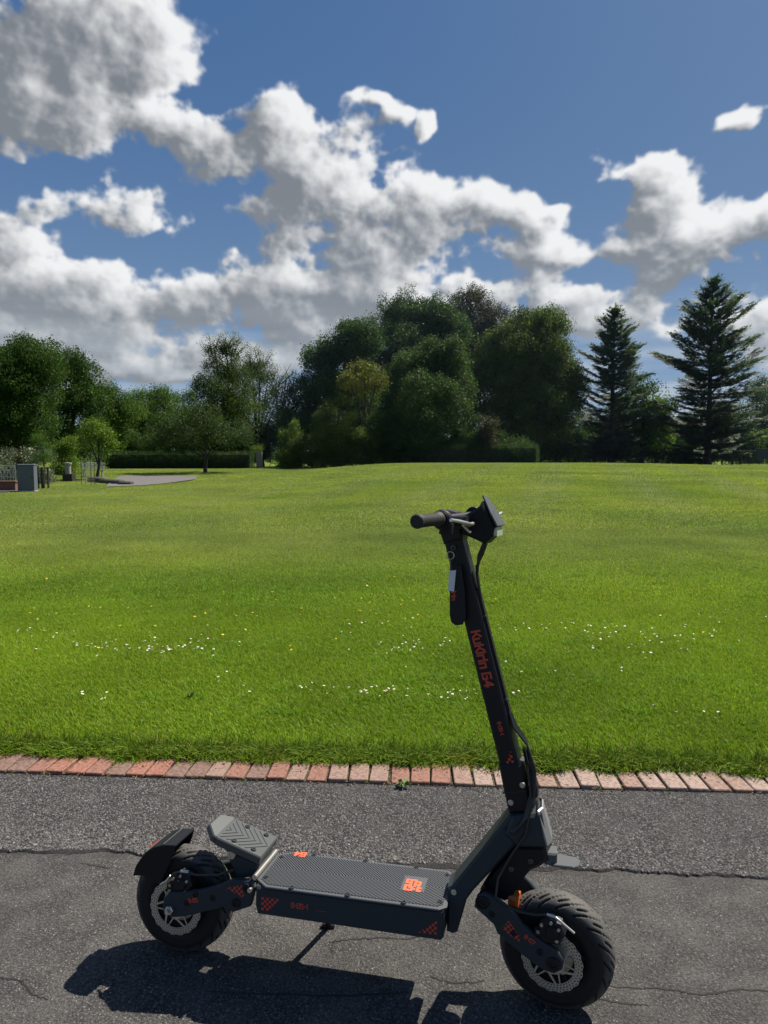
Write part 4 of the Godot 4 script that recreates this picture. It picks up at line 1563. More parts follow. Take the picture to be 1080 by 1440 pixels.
func make_scooter() -> void:
	var yaw := deg_to_rad(12.2)
	var lean := 0.09
	var f := Vector3(cos(yaw), 0, sin(yaw))
	var right := f.cross(Vector3.UP)
	var up := Vector3.UP * cos(lean) - right * sin(lean)
	var side := right * cos(lean) + Vector3.UP * sin(lean)
	var o := thing("electric_scooter", Vector3.ZERO, "dark grey electric scooter parked on its stand on the tarmac path", "scooter")
	o.transform = Transform3D(Basis(f, up, side), Vector3(-0.0674, 0.0, -1.8233))
	var T := Transform3D(Basis(AX, deg_to_rad(STEER)), Vector3.ZERO)
	T.origin = P0 - T.basis * P0
	var mb: MB
	# wheels
	var ms := {"tyre": tyre_mesh(), "disc": disc_mesh()}
	mb = MB.new()
	mb.lathe([Vector2(0.083, 0.032), Vector2(0.078, 0.034), Vector2(0.072, 0.022), Vector2(0.055, 0.020), Vector2(0.045, 0.030), Vector2(0.024, 0.034), Vector2(0.012, 0.05), Vector2(0.0, 0.05)].map(func(e): return e), 48)
	mb.lathe([Vector2(0.0, -0.05), Vector2(0.012, -0.05), Vector2(0.024, -0.034), Vector2(0.06, -0.03), Vector2(0.078, -0.034), Vector2(0.083, -0.032)], 48)
	mb.lathe([Vector2(0.0832, 0.032), Vector2(0.081, 0.0), Vector2(0.0832, -0.032)], 48)
	for k in 5:
		var a := TAU * k / 5
		mb.box(Vector3(0.052, 0, 0.024), Vector3(0.05, 0.014, 0.012), 0.003, Transform3D(Basis(Vector3(0, 0, 1), a)))
	ms.rim = mb.done()
	mb = MB.new()
	mb.lathe([Vector2(0.048, 0.028), Vector2(0.046, 0.0345), Vector2(0.022, 0.0385), Vector2(0.014, 0.052), Vector2(0.0, 0.052)].map(func(e): return e), 36)
	for k in 6:
		var a := TAU * k / 6
		mb.box(Vector3(0.036, 0, 0.036), Vector3(0.02, 0.012, 0.006), 0.001, Transform3D(Basis(Vector3(0, 0, 1), a)))
	ms.hub = mb.done()
	var rear := Vector3(-0.497, 0.141, 0)
	var rw := wheel("rear_wheel", o, Transform3D(Basis(Vector3(0, 0, 1), 0.4), rear), ms)
	var front := Vector3(0.504, 0.141, 0)
	var fw := wheel("front_wheel", o, T * Transform3D(Basis(Vector3(0, 0, 1), 0.1), front), ms)
	# rear swing arms, one each side
	var arm := pv([-0.515, 0.178, -0.500, 0.196, -0.418, 0.210, -0.365, 0.228, -0.322, 0.250, -0.270, 0.256, -0.256, 0.240, -0.268, 0.190, -0.317, 0.168, -0.344, 0.178, -0.362, 0.170, -0.458, 0.138, -0.495, 0.131, -0.516, 0.146])
	var bm := bolt_mesh(0.0075, 0.004)
	var big := bolt_mesh(0.012, 0.006, 14)
	for s in [1.0, -1.0]:
		mb = MB.new()
		mb.prism(arm, 0.074 if s > 0 else -0.092, 0.092 if s > 0 else -0.074, 0.003)
		var a := part("swing_arm", mb.done(), M.frame_grey, o)
		if s > 0:
			for q in [[-0.423, 0.202], [-0.374, 0.198], [-0.447, 0.176]]:
				part("bolt", bm, M.black_metal, a, Transform3D(Basis(), Vector3(q[0], q[1], 0.0915)))
			part("pivot_bolt", big, M.black_metal, a, Transform3D(Basis(), Vector3(-0.308, 0.194, 0.0915)))
			part("pivot_bolt", big, M.black_metal, a, Transform3D(Basis(), Vector3(-0.279, 0.238, 0.0915)))
			part("print", checker([-0.336, 0.229, -0.293, 0.243, -0.284, 0.209], 0.0066, Transform3D(Basis(), Vector3(0, 0, 0.0921))), M.red_print, a)
			part("lettering", lettering("B-05", 0.0095, 1.5, Transform3D(Basis(Vector3(0, 0, 1), 0.22), Vector3(-0.441, 0.178, 0.0921))), M.red_print, a)
		mb = MB.new()
		var pts := []
		for k in 6:
			pts.append(Vector2(cos(TAU * k / 6), sin(TAU * k / 6)) * 0.0125)
		mb.prism(PackedVector2Array(pts), 0.0, 0.012, 0.0015)
		mb.lathe([Vector2(0.0, 0.021), Vector2(0.006, 0.021), Vector2(0.0065, 0.012)], 12)
		mb.lathe([Vector2(0.016, 0.002), Vector2(0.016, -0.001)], 20)
		part("axle_nut", mb.done(), M.steel, o, Transform3D(Basis() if s > 0 else Basis(Vector3.UP, PI), rear + Vector3(0.004, 0.014, 0.092 * s)))
	# rear mudguard
	var curve := [Vector2(-0.626, 0.210), Vector2(-0.619, 0.235), Vector2(-0.607, 0.255), Vector2(-0.591, 0.276), Vector2(-0.567, 0.293), Vector2(-0.538, 0.303), Vector2(-0.502, 0.306)]
	var shell := PackedVector2Array()
	for p in curve:
		shell.append(p)
	for k in range(curve.size() - 1, -1, -1):
		shell.append(curve[k] + (Vector2(-0.497, 0.147) - curve[k]).normalized() * 0.004)
	mb = MB.new()
	mb.prism(shell, -0.056, 0.056, 0.0012)
	var guard := part("rear_mudguard", mb.done(), M.black_plastic, o)
	var cheek := pv([-0.626, 0.210, -0.619, 0.235, -0.607, 0.255, -0.591, 0.276, -0.567, 0.293, -0.538, 0.303, -0.502, 0.306, -0.508, 0.281, -0.519, 0.250, -0.536, 0.214, -0.544, 0.194, -0.560, 0.200, -0.580, 0.214])
	for s in [0.0525, -0.0565]:
		mb = MB.new()
		mb.prism(cheek, s, s + 0.004, 0.001)
		part("side_panel", mb.done(), M.black_plastic, guard)
	for k in [3, 5]:
		mb = MB.new()
		var q: Vector2 = curve[k] + (curve[k] - Vector2(-0.497, 0.147)).normalized() * 0.001
		mb.tube([Vector3(q.x, q.y, -0.054), Vector3(q.x, q.y, 0.054)], 0.0016, 0.0016, 5)
		part("rib", mb.done(), M.plate_grey, guard)
	mb = MB.new()
	mb.box(Vector3.ZERO, Vector3(0.010, 0.026, 0.05), 0.003, Transform3D(Basis(Vector3(0, 0, 1), -0.5), Vector3(-0.612, 0.252, -0.025)))
	part("tail_light", mb.done(), M.red_lens, guard)
	# kick plate over the rear wheel
	var kx := Vector3(1.0, -0.305, 0).normalized()
	var kb := Basis(kx, Vector3(0, 0, -1), kx.cross(Vector3(0, 0, -1)))
	var kt := Transform3D(kb, Vector3(-0.256, 0.296, 0))
	mb = MB.new()
	mb.prism(pv([0.0, -0.064, 0.0, 0.064, -0.128, 0.064, -0.138, 0.060, -0.138, -0.060, -0.128, -0.064]), -0.012, 0.010, 0.003, kt)
	var plate := part("foot_rest", mb.done(), M.plate_grey, o)
	mb = MB.new()
	var k2 := Transform3D(kb * Basis(Vector3.UP, 0.0) * Basis(Vector3(0, 1, 0), 0.26), kt * Vector3(-0.135, 0, 0.0))
	mb.prism(pv([0.0, -0.063, 0.0, 0.063, -0.010, 0.063, -0.040, 0.034, -0.040, -0.034, -0.010, -0.063]), -0.010, 0.0105, 0.003, k2)
	part("raised_end", mb.done(), M.plate_grey, plate)
	mb = MB.new()
	for k in 7:
		var ax := -0.004 - k * 0.0185
		for s in [1.0, -1.0]:
			var bar := PackedVector2Array([Vector2(ax, 0), Vector2(ax - 0.004, 0), Vector2(ax - 0.049, 0.052 * s), Vector2(ax - 0.045, 0.052 * s)])
			for q in Geometry2D.intersect_polygons(bar, pv([-0.128, -0.055, -0.006, -0.055, -0.006, 0.055, -0.128, 0.055])):
				mb.prism(q, 0.0095, 0.0116, 0.0, kt)
	part("tread_ribs", mb.done(), M.plate_grey, plate)
	for q in [[-0.030, 0.046], [-0.088, 0.046], [-0.030, -0.046], [-0.088, -0.046]]:
		part("screw", bm, M.bolt, plate, kt * Transform3D(Basis(), Vector3(q[0], q[1], 0.0098)))
	mb = MB.new()
	mb.prism(pv([-0.356, 0.308, -0.262, 0.282, -0.268, 0.250, -0.322, 0.235, -0.350, 0.285]), -0.052, 0.052, 0.004)
	var hold := part("foot_rest_bracket", mb.done(), M.frame_grey, o)
	part("bolt", big, M.steel, hold, Transform3D(Basis(), Vector3(-0.340, 0.298, 0.0515)))
	mb = MB.new()
	mb.tube([Vector3(-0.262, 0.262, -0.07), Vector3(-0.262, 0.262, 0.085)], 0.007, 0.007, 10)
	mb.tube([Vector3(-0.268, 0.236, -0.09), Vector3(-0.268, 0.236, 0.103)], 0.006, 0.006, 10)
	part("hinge_pin", mb.done(), M.steel, o)
	# deck
	mb = MB.new()
	mb.prism(pv([-0.253, 0.196, -0.247, 0.176, 0.226, 0.173, 0.234, 0.180, 0.234, 0.246, -0.253, 0.246]), -0.098, 0.098, 0.005)
	var deck := part("deck", mb.done(), M.frame_grey, o)
	var down := Basis(Vector3.RIGHT, -PI / 2)
	mb = MB.new()
	mb.prism(pv([-0.262, -0.070, -0.225, -0.1015, 0.222, -0.1015, 0.240, -0.085, 0.240, 0.085, 0.222, 0.1015, -0.225, 0.1015, -0.262, 0.070]), 0.246, 0.2515, 0.0015, Transform3D(down))
	var matp := part("deck_plate", mb.done(), M.mat_grey, o)
	mb = MB.new()
	var field := pv([-0.250, -0.068, -0.222, -0.091, 0.216, -0.091, 0.230, -0.078, 0.230, 0.078, 0.216, 0.091, -0.222, 0.091, -0.250, 0.068])
	for k in 72:
		var ax := -0.255 + k * 0.0086
		for s in [1.0, -1.0]:
			var bar := PackedVector2Array([Vector2(ax, 0), Vector2(ax - 0.0046, 0), Vector2(ax - 0.0946, 0.096 * s), Vector2(ax - 0.090, 0.096 * s)])
			for q in Geometry2D.intersect_polygons(bar, field):
				if q.size() >= 3:
					mb.prism(q, 0.2510, 0.2535, 0.0, Transform3D(down))
	var ribs := part("tread_ribs", mb.done(), M.mat_grey, matp)
	ribs.set_meta("kind", "stuff")
	for q in [[-0.240, 0.060], [-0.157, 0.094], [-0.009, 0.094], [0.134, 0.094], [0.221, 0.070]]:
		for s in [1.0, -1.0]:
			part("screw", bm, M.bolt, matp, Transform3D(down, Vector3(q[0], 0.2515, q[1] * s)))
	# block emblem and model mark on the deck, read from the far side
	mb = MB.new()
	var rows := ["1111011", "1001110", "1011011", "1110110", "0010111", "1110101", "1010111", "1111100"]
	for j in rows.size():
		for i in 7:
			if rows[j][i] == "1":
				var c := Vector3(0.124 + i * 0.0058, 0.2540, 0.033 - j * 0.0075)
				c.x += 0.004 if j < 4 and i > 4 else 0.0
				mb.box(c, Vector3(0.0060, 0.0012, 0.0077), 0.0)
	part("emblem", mb.done(), M.orange_print, matp)
	mb = MB.new()
	mb.prism(pv([0.113, -0.034, 0.174, -0.034, 0.174, 0.042, 0.113, 0.042]), 0.2512, 0.2538, 0.0005, Transform3D(down))
	part("smooth_patch", mb.done(), M.mat_grey, matp)
	part("lettering", lettering("G4", 0.021, 1.5, Transform3D(down * Basis(Vector3(0, 0, 1), PI), Vector3(-0.181, 0.2536, -0.098)), 0.95), M.orange_print, matp)
	part("lettering", lettering("B-05-1", 0.0115, 1.3, Transform3D(Basis(), Vector3(-0.155, 0.206, 0.0982))), M.red_print, deck)
	mb = MB.new()
	mb.box(Vector3(-0.078, 0.2062, 0.0983), Vector3(0.028, 0.0007, 0.0006))
	part("underline", mb.done(), M.red_print, deck)
	part("print", checker([-0.236, 0.223, -0.188, 0.222, -0.213, 0.189, -0.236, 0.189], 0.0066, Transform3D(Basis(), Vector3(0, 0, 0.0982))), M.red_print, deck)
	part("print", checker([0.218, 0.222, 0.172, 0.187, 0.218, 0.188], 0.0066, Transform3D(Basis(), Vector3(0, 0, 0.0982))), M.red_print, deck)
	mb = MB.new()
	mb.tube([Vector3(-0.105, 0.178, -0.075), Vector3(-0.115, 0.12, -0.105), Vector3(-0.132, 0.022, -0.166)], 0.009, 0.008, 10)
	mb.tube([Vector3(-0.150, 0.020, -0.166), Vector3(-0.115, 0.018, -0.172)], 0.010, 0.010, 10)
	mb.box(Vector3(-0.105, 0.170, -0.07), Vector3(0.04, 0.02, 0.05), 0.004)
	part("kickstand", mb.done(), M.black_metal, o)
	# neck from the deck to the head
	mb = MB.new()
	mb.prism(pv([0.235, 0.166, 0.235, 0.275, 0.246, 0.281, 0.386, 0.474, 0.420, 0.470, 0.440, 0.455, 0.406, 0.406, 0.300, 0.276, 0.284, 0.252, 0.262, 0.168, 0.250, 0.162]), -0.042, 0.042, 0.006)
	var neck := part("neck", mb.done(), M.frame_grey, o)
	mb = MB.new()
	mb.lathe([Vector2(0.0, 0.0008), Vector2(0.009, 0.0008), Vector2(0.0095, 0.003), Vector2(0.0125, 0.003), Vector2(0.0135, 0.0)], 20)
	part("cable_port", mb.done(), M.black_plastic, neck, Transform3D(Basis(), Vector3(0.388, 0.434, 0.0415)))
	mb = MB.new()
	mb.prism(pv([0.392, 0.472, 0.449, 0.484, 0.455, 0.494, 0.464, 0.486, 0.479, 0.415, 0.474, 0.404, 0.405, 0.398, 0.372, 0.428]), -0.049, 0.049, 0.007)
	part("head_block", mb.done(), M.frame_grey, o)
	mb = MB.new()
	mb.prism(pv([-0.004, -0.0485, 0.0, -0.0485, 0.012, -0.028, 0.012, 0.028, 0.0, 0.0485, -0.004, 0.0485]), 0.0, 0.088, 0.003, Transform3D(Basis(Vector3(0.96, 0.279, 0), Vector3(0, 0, -1), Vector3(-0.279, 0.96, 0)), Vector3(0.4795, 0.409, 0)))
	part("head_cover", mb.done(), M.cover_grey, o)
	part("neck_bolt", bm, M.steel, neck, Transform3D(Basis(), Vector3(0.252, 0.268, 0.0415)))
	part("neck_bolt", bm, M.steel, neck, Transform3D(Basis(), Vector3(0.318, 0.262, 0.0415)))
	# fork leg, swing arm and front axle turn with the bar
	mb = MB.new()
	mb.prism(pv([0.404, 0.394, 0.480, 0.408, 0.488, 0.374, 0.470, 0.356, 0.443, 0.338, 0.418, 0.300, 0.396, 0.256, 0.379, 0.246, 0.330, 0.250, 0.316, 0.262, 0.345, 0.315]), -0.036, 0.036, 0.008)
	var fork := part("fork", mb.done(), M.black_metal, o, T)
	part("bolt", bm, M.bolt, fork, Transform3D(Basis(), Vector3(0.398, 0.336, 0.0355)))
	part("bolt", bm, M.bolt, fork, Transform3D(Basis(), Vector3(0.446, 0.366, 0.0355)))
	mb = MB.new()
	mb.tube([Vector3(0.338, 0.264, -0.09), Vector3(0.338, 0.264, 0.09)], 0.017, 0.017, 16)
	part("link_axle", mb.done(), M.black_metal, o, T)
	var farm := pv([0.318, 0.248, 0.325, 0.278, 0.347, 0.288, 0.370, 0.282, 0.398, 0.268, 0.420, 0.250, 0.440, 0.230, 0.489, 0.202, 0.522, 0.190, 0.538, 0.172, 0.534, 0.148, 0.515, 0.133, 0.492, 0.134, 0.462, 0.146, 0.378, 0.195, 0.368, 0.215])
	for s in [1.0, -1.0]:
		mb = MB.new()
		mb.prism(farm, 0.074 if s > 0 else -0.090, 0.090 if s > 0 else -0.074, 0.003)
		var a := part("front_swing_arm", mb.done(), M.frame_grey, o, T)
		if s > 0:
			part("pivot_bolt", bolt_mesh(0.014, 0.005, 16), M.black_metal, a, Transform3D(Basis(), Vector3(0.344, 0.268, 0.0895)))
			for q in [[0.364, 0.241], [0.418, 0.208], [0.482, 0.178]]:
				part("bolt", bm, M.black_metal, a, Transform3D(Basis(), Vector3(q[0], q[1], 0.0895)))
			part("axle_cap", bolt_mesh(0.016, 0.006, 18), M.black_metal, a, Transform3D(Basis(), Vector3(0.514, 0.158, 0.0895)))
			part("print", checker([0.388, 0.212, 0.406, 0.236, 0.436, 0.200, 0.430, 0.190], 0.0068, Transform3D(Basis(), Vector3(0, 0, 0.0901))), M.red_print, a)
			part("lettering", lettering("B-07", 0.0095, 1.2, Transform3D(Basis(Vector3(0, 0, 1), -0.52), Vector3(0.444, 0.204, 0.0901))), M.red_print, a)
	mb = MB.new()
	mb.prism(pv([0.470, -0.022, 0.482, -0.030, 0.530, -0.026, 0.541, -0.014, 0.541, 0.014, 0.530, 0.026, 0.482, 0.030, 0.470, 0.022]), 0.0, 0.006, 0.002, T * Transform3D(Basis(Vector3(0, 0, 1), 0.06) * down, Vector3(0.018, 0.330, 0)))
	mb.box(T * Vector3(0.488, 0.372, 0.0), Vector3(0.03, 0.03, 0.05), 0.004)
	part("front_mudguard", mb.done(), M.mat_grey, o)
	mb = MB.new()
	mb.box(Vector3(0.402, 0.252, 0.018), Vector3(0.026, 0.026, 0.044), 0.006, T)
	part("side_reflector", mb.done(), M.orange_lens, o)
	# brake calipers and hoses
	for w in 2:
		var ct: Transform3D = T if w == 0 else Transform3D()
		var c := Vector3(0.505, 0.232, 0.070) if w == 0 else Vector3(-0.472, 0.219, 0.066)
		mb = MB.new()
		mb.prism(pv([-0.034, -0.018, -0.014, -0.034, 0.022, -0.028, 0.034, -0.004, 0.024, 0.020, -0.004, 0.028, -0.026, 0.014]), -0.020, 0.018, 0.005, Transform3D(Basis(), c))
		mb.lathe([Vector2(0.0, 0.024), Vector2(0.012, 0.024), Vector2(0.015, 0.020), Vector2(0.015, 0.0)], 16, Transform3D(Basis(), c + Vector3(0.004, 0.0, 0.0)))
		mb.box(c + Vector3(-0.028, -0.010, 0.012), Vector3(0.02, 0.016, 0.018), 0.003)
		var cal := part("brake_caliper", mb.done(), M.black_metal, o, ct)
		for q in [[-0.020, 0.012], [0.020, 0.010], [-0.028, -0.006], [0.002, 0.022], [0.016, -0.018]]:
			part("bolt", bolt_mesh(0.0042, 0.004, 8), M.steel, cal, Transform3D(Basis(), c + Vector3(q[0], q[1], 0.018)))
	mb = MB.new()
	mb.tube([Vector3(0.398, 0.275, 0.094), Vector3(0.430, 0.266, 0.093), Vector3(0.470, 0.264, 0.088), Vector3(0.496, 0.270, 0.084)], 0.0032, 0.0032, 8)
	var hose := part("brake_hose", mb.done(), M.cable_black, o, T)
	mb = MB.new()
	mb.tube([Vector3(0.496, 0.270, 0.084), Vector3(0.515, 0.268, 0.083), Vector3(0.530, 0.258, 0.082), Vector3(0.560, 0.238, 0.080)], 0.0036, 0.0030, 8)
	part("hose_fitting", mb.done(), M.steel, hose)
	mb = MB.new()
	mb.tube([Vector3(-0.330, 0.262, 0.06), Vector3(-0.370, 0.250, 0.075), Vector3(-0.425, 0.246, 0.080), Vector3(-0.462, 0.252, 0.082), Vector3(-0.490, 0.245, 0.082), Vector3(-0.508, 0.225, 0.080)], 0.0030, 0.0030, 8)
	hose = part("brake_hose", mb.done(), M.cable_black, o)
	mb = MB.new()
	mb.tube([Vector3(-0.500, 0.237, 0.0825), Vector3(-0.512, 0.221, 0.0815), Vector3(-0.530, 0.208, 0.080)], 0.0034, 0.0034, 8)
	mb.tube([Vector3(-0.448, 0.2535, 0.0825), Vector3(-0.470, 0.253, 0.0835)], 0.0040, 0.0040, 8)
	part("hose_fitting", mb.done(), M.steel, hose)
	# stem: y runs up its axis, x to the front
	var sx := Vector3(AX.y, -AX.x, 0)
	var S := T * Transform3D(Basis(sx, AX, Vector3(0, 0, 1)), P0)
	mb = MB.new()
	var sq := Transform3D(Basis(Vector3(1, 0, 0), Vector3(0, 0, -1), Vector3(0, 1, 0)))   # prism along the stem
	mb.prism(pv([-0.0245, -0.019, -0.019, -0.0235, 0.019, -0.0235, 0.0245, -0.019, 0.0245, 0.019, 0.019, 0.0235, -0.019, 0.0235, -0.0245, 0.019]), 0.10, 0.705, 0.002, S * sq)
	var stem := part("stem", mb.done(), M.black_metal, o)
	mb = MB.new()
	mb.prism(pv([0.0245, -0.009, 0.031, -0.007, 0.031, 0.007, 0.0245, 0.009]), 0.225, 0.560, 0.001, S * sq)
	part("cable_channel", mb.done(), M.black_plastic, stem)
	mb = MB.new()
	mb.prism(pv([-0.030, 0.0, 0.030, 0.0, 0.034, 0.05, 0.032, 0.115, 0.024, 0.122, -0.025, 0.122, -0.028, 0.06]), -0.031, 0.031, 0.005, S)
	var clamp_block := part("folding_clamp", mb.done(), M.black_metal, o)
	for q in [[0.024, 0.068], [-0.016, 0.028]]:
		part("screw", bm, M.steel, clamp_block, S * Transform3D(Basis(), Vector3(q[0], q[1], 0.0305)))
	mb = MB.new()
	mb.box(Vector3(0, 0.052, 0.0), Vector3(0.063, 0.003, 0.0635), 0.001, S)
	part("clamp_seam", mb.done(), M.cable_black, clamp_block)
	mb = MB.new()
	mb.prism(pv([0.034, 0.022, 0.046, 0.026, 0.052, 0.050, 0.051, 0.085, 0.045, 0.120, 0.044, 0.150, 0.040, 0.150, 0.038, 0.118, 0.036, 0.060]), -0.012, 0.012, 0.003, S)
	part("latch_lever", mb.done(), M.black_plastic, o)
	# lettering runs down the stem with its tops to the front
	var td := S * Transform3D(Basis(Vector3(0, -1, 0), Vector3(1, 0, 0), Vector3(0, 0, 1)), Vector3(-0.0105, 0.458, 0.0237))
	part("lettering", lettering("KuKirin G4", 0.0215, 1.35, td, 1.05), M.red_print, stem)
	td.origin = S * Vector3(-0.002, 0.226, 0.0237)
	part("lettering", lettering("B-05-1", 0.0085, 1.2, td), M.red_print, stem)
	part("print", checker([0.014, 0.152, -0.018, 0.110, 0.016, 0.108], 0.0066, S * Transform3D(Basis(), Vector3(0, 0, 0.0237))), M.red_print, stem)
	mb = MB.new()
	for y in [0.275, 0.49]:
		mb.box(Vector3(0.0285, y, 0), Vector3(0.008, 0.006, 0.021), 0.001, S)
	part("cable_clip", mb.done(), M.bolt, stem)
	# cables: out of the channel, past the head and on to the fork
	for k in 4:
		mb = MB.new()
		var z := -0.012 + k * 0.0085
		var b := 0.012 + 0.006 * k
		mb.tube([S * Vector3(0.028, 0.245, z * 0.5), S * Vector3(0.033, 0.205, z), S * Vector3(0.040 + b * 0.6, 0.16, z * 1.5), S * Vector3(0.036 + b, 0.10, 0.018 + z), S * Vector3(0.030 + b * 0.7, 0.045, 0.032 + z * 0.5), S * Vector3(0.010 + b * 0.4, -0.005, 0.050), Vector3(0.412 - k * 0.006, 0.455 - k * 0.008, 0.053), Vector3(0.388, 0.434, 0.046)], 0.0030, 0.0030, 7)
		part("cable", mb.done(), M.cable_black, o)
	mb = MB.new()
	mb.tube([S * Vector3(0.046, 0.10, 0.030), S * Vector3(0.040, 0.03, 0.040), T * Vector3(0.438, 0.44, 0.056), T * Vector3(0.405, 0.385, 0.058), T * Vector3(0.372, 0.320, 0.064), T * Vector3(0.372, 0.285, 0.088), T * Vector3(0.398, 0.275, 0.094)], 0.0034, 0.0034, 7)
	part("cable", mb.done(), M.cable_black, o)
	# handlebar
	var hb := Vector3(0.250, 1.207, 0)
	mb = MB.new()
	mb.prism(pv([-0.026, 0.69, 0.026, 0.69, 0.032, 0.725, 0.026, 0.762, 0.0, 0.776, -0.022, 0.765, -0.030, 0.735]), -0.028, 0.028, 0.006, S)
	part("bar_clamp", mb.done(), M.black_metal, o)
	mb = MB.new()
	mb.tube([hb + Vector3(-0.014, 0.004, -0.272), hb + Vector3(-0.004, 0, -0.12), hb, hb + Vector3(-0.004, 0, 0.12), hb + Vector3(-0.014, 0.004, 0.272)], 0.0112, 0.0112, 16, true, T)
	var bar := part("handlebar", mb.done(), M.black_metal, o)
	for s in [1.0, -1.0]:
		mb = MB.new()
		var prof := [Vector2(0.0, 0.126), Vector2(0.014, 0.126), Vector2(0.0165, 0.123), Vector2(0.0165, 0.116)]
		for k in 9:
			var z := 0.113 - k * 0.0115
			prof.append_array([Vector2(0.0138, z), Vector2(0.0138, z - 0.0025), Vector2(0.0152, z - 0.0035), Vector2(0.0152, z - 0.009)])
		prof.append_array([Vector2(0.0180, 0.006), Vector2(0.0180, 0.0)])
		var gb := Basis() if s > 0 else Basis(Vector3.UP, PI)
		mb.lathe(prof, 24, T * Transform3D(gb * Basis(Vector3.UP, -0.06), hb + Vector3(-0.008, 0.002, 0.152 * s)))
		part("grip", mb.done(), M.grip_rubber, bar)
		mb = MB.new()
		mb.lathe([Vector2(0.0, 0.028), Vector2(0.019, 0.028), Vector2(0.0235, 0.023), Vector2(0.0245, 0.010), Vector2(0.0225, 0.0), Vector2(0.0, 0.0)], 24, T * Transform3D(gb, hb + Vector3(-0.005, 0.0, 0.120 * s)))
		mb.box(hb + Vector3(0.004, -0.022, 0.126 * s), Vector3(0.032, 0.026, 0.03), 0.006, T)
		part("throttle" if s > 0 else "switch_pod", mb.done(), M.black_plastic, bar)
		mb = MB.new()
		mb.box(hb + Vector3(0.020, -0.008, 0.085 * s), Vector3(0.045, 0.030, 0.045), 0.008, T)
		mb.tube([hb + Vector3(0.03, -0.006, 0.07 * s), hb + Vector3(0.030, -0.010, 0.055 * s), hb + Vector3(0.036, -0.03, 0.045 * s)], 0.008, 0.005, 8, true, T)
		var mount := part("brake_mount", mb.done(), M.black_metal, bar)
		mb = MB.new()
		mb.tube([hb + Vector3(0.052, -0.012, 0.070 * s), hb + Vector3(0.056, -0.012, 0.10 * s), hb + Vector3(0.050, -0.002, 0.165 * s), hb + Vector3(0.047, 0.004, 0.222 * s)], 0.0052, 0.0040, 8, true, T)
		mb.tube([hb + Vector3(0.054, -0.012, 0.075 * s), hb + Vector3(0.040, -0.014, 0.115 * s), hb + Vector3(0.050, -0.032, 0.085 * s)], 0.0035, 0.0035, 6, true, T)
		part("brake_lever", mb.done(), M.silver_lever, mount)
	# display with its sloping front shield and head lamp
	mb = MB.new()
	mb.prism(pv([0.258, 1.206, 0.266, 1.166, 0.302, 1.152, 0.322, 1.143, 0.345, 1.166, 0.348, 1.186, 0.314, 1.250, 0.306, 1.236]), -0.036, 0.036, 0.006, T)
	var disp := part("display_housing", mb.done(), M.black_plastic, o)
	var sl := (Vector3(0.354, 1.187, 0) - Vector3(0.311, 1.262, 0)).normalized()
	var sb := Basis(sl, Vector3(0, 0, 1), sl.cross(Vector3(0, 0, 1)))
	mb = MB.new()
	mb.prism(pv([0.0, -0.016, 0.0, 0.016, 0.050, 0.034, 0.087, 0.037, 0.087, -0.037, 0.050, -0.034]), -0.003, 0.002, 0.001, T * Transform3D(sb, Vector3(0.311, 1.263, 0)))
	mb.tube([T * (Vector3(0.311, 1.263, 0) + sb * Vector3(0.045, 0.012, -0.002)), T * (Vector3(0.311, 1.263, 0) + sb * Vector3(0.084, 0.018, -0.002))], 0.002, 0.002, 6)
	part("front_shield", mb.done(), M.plate_grey, disp)
	mb = MB.new()
	mb.box(Vector3(0.345, 1.174, 0.0), Vector3(0.014, 0.022, 0.062), 0.004, T * Transform3D(Basis(), Vector3.ZERO))
	part("head_lamp", mb.done(), M.lens_white, disp)
	for k in 3:
		mb = MB.new()
		var z := -0.016 + k * 0.014
		mb.tube([T * Vector3(0.316, 1.150, z), T * Vector3(0.304 - k * 0.002, 1.112, z * 0.8), S * Vector3(0.034, 0.615 - k * 0.012, z * 0.5), S * Vector3(0.029, 0.555 - k * 0.01, z * 0.3)], 0.0034, 0.0034, 7)
		part("display_cable", mb.done(), M.cable_black, o)
	# keys on a strap hung from the stem
	var L := thing("key_lanyard", Vector3.ZERO, "black wrist strap with key ring and pale tag hanging from the scooter's stem", "key strap")
	L.transform = o.transform
	mb = MB.new()
	mb.prism(pv([0.2335, 1.035, 0.243, 1.088, 0.262, 1.088, 0.272, 1.03, 0.276, 0.955, 0.268, 0.938, 0.250, 0.934, 0.238, 0.942, 0.234, 0.960]), 0.036, 0.041, 0.0015, T)
	var strap := part("strap", mb.done(), M.strap_cloth, L)
	part("lettering", lettering("irin", 0.0105, 1.5, T * Transform3D(Basis(Vector3(0.0, -1, 0), Vector3(1, 0, 0), Vector3(0, 0, 1)), Vector3(0.2395, 1.021, 0.0412)), 1.25), M.red_print, strap)
	mb = MB.new()
	mb.prism(pv([0.2335, 1.073, 0.2515, 1.076, 0.2465, 1.021, 0.2300, 1.022]), 0.0425, 0.0445, 0.0005, T)
	part("tag", mb.done(), M.tag_white, L)
	mb = MB.new()
	mb.torus(T * Vector3(0.236, 1.112, 0.044), T.basis * Basis(Vector3.UP, 0.4), 0.0095, 0.0011, 24, 6)
	part("key_ring", mb.done(), M.steel, L)
	mb = MB.new()
	mb.torus(T * Vector3(0.2415, 1.131, 0.037), T.basis * Basis(Vector3.UP, 1.0), 0.0062, 0.0016, 18, 6)
	mb.tube([T * Vector3(0.240, 1.135, 0.022), T * Vector3(0.2415, 1.135, 0.036)], 0.002, 0.002, 6)
	mb.tube([T * Vector3(0.236, 1.103, 0.044), T * Vector3(0.2375, 1.074, 0.0435)], 0.0022, 0.0022, 6)
	part("clasp", mb.done(), M.bolt, L)


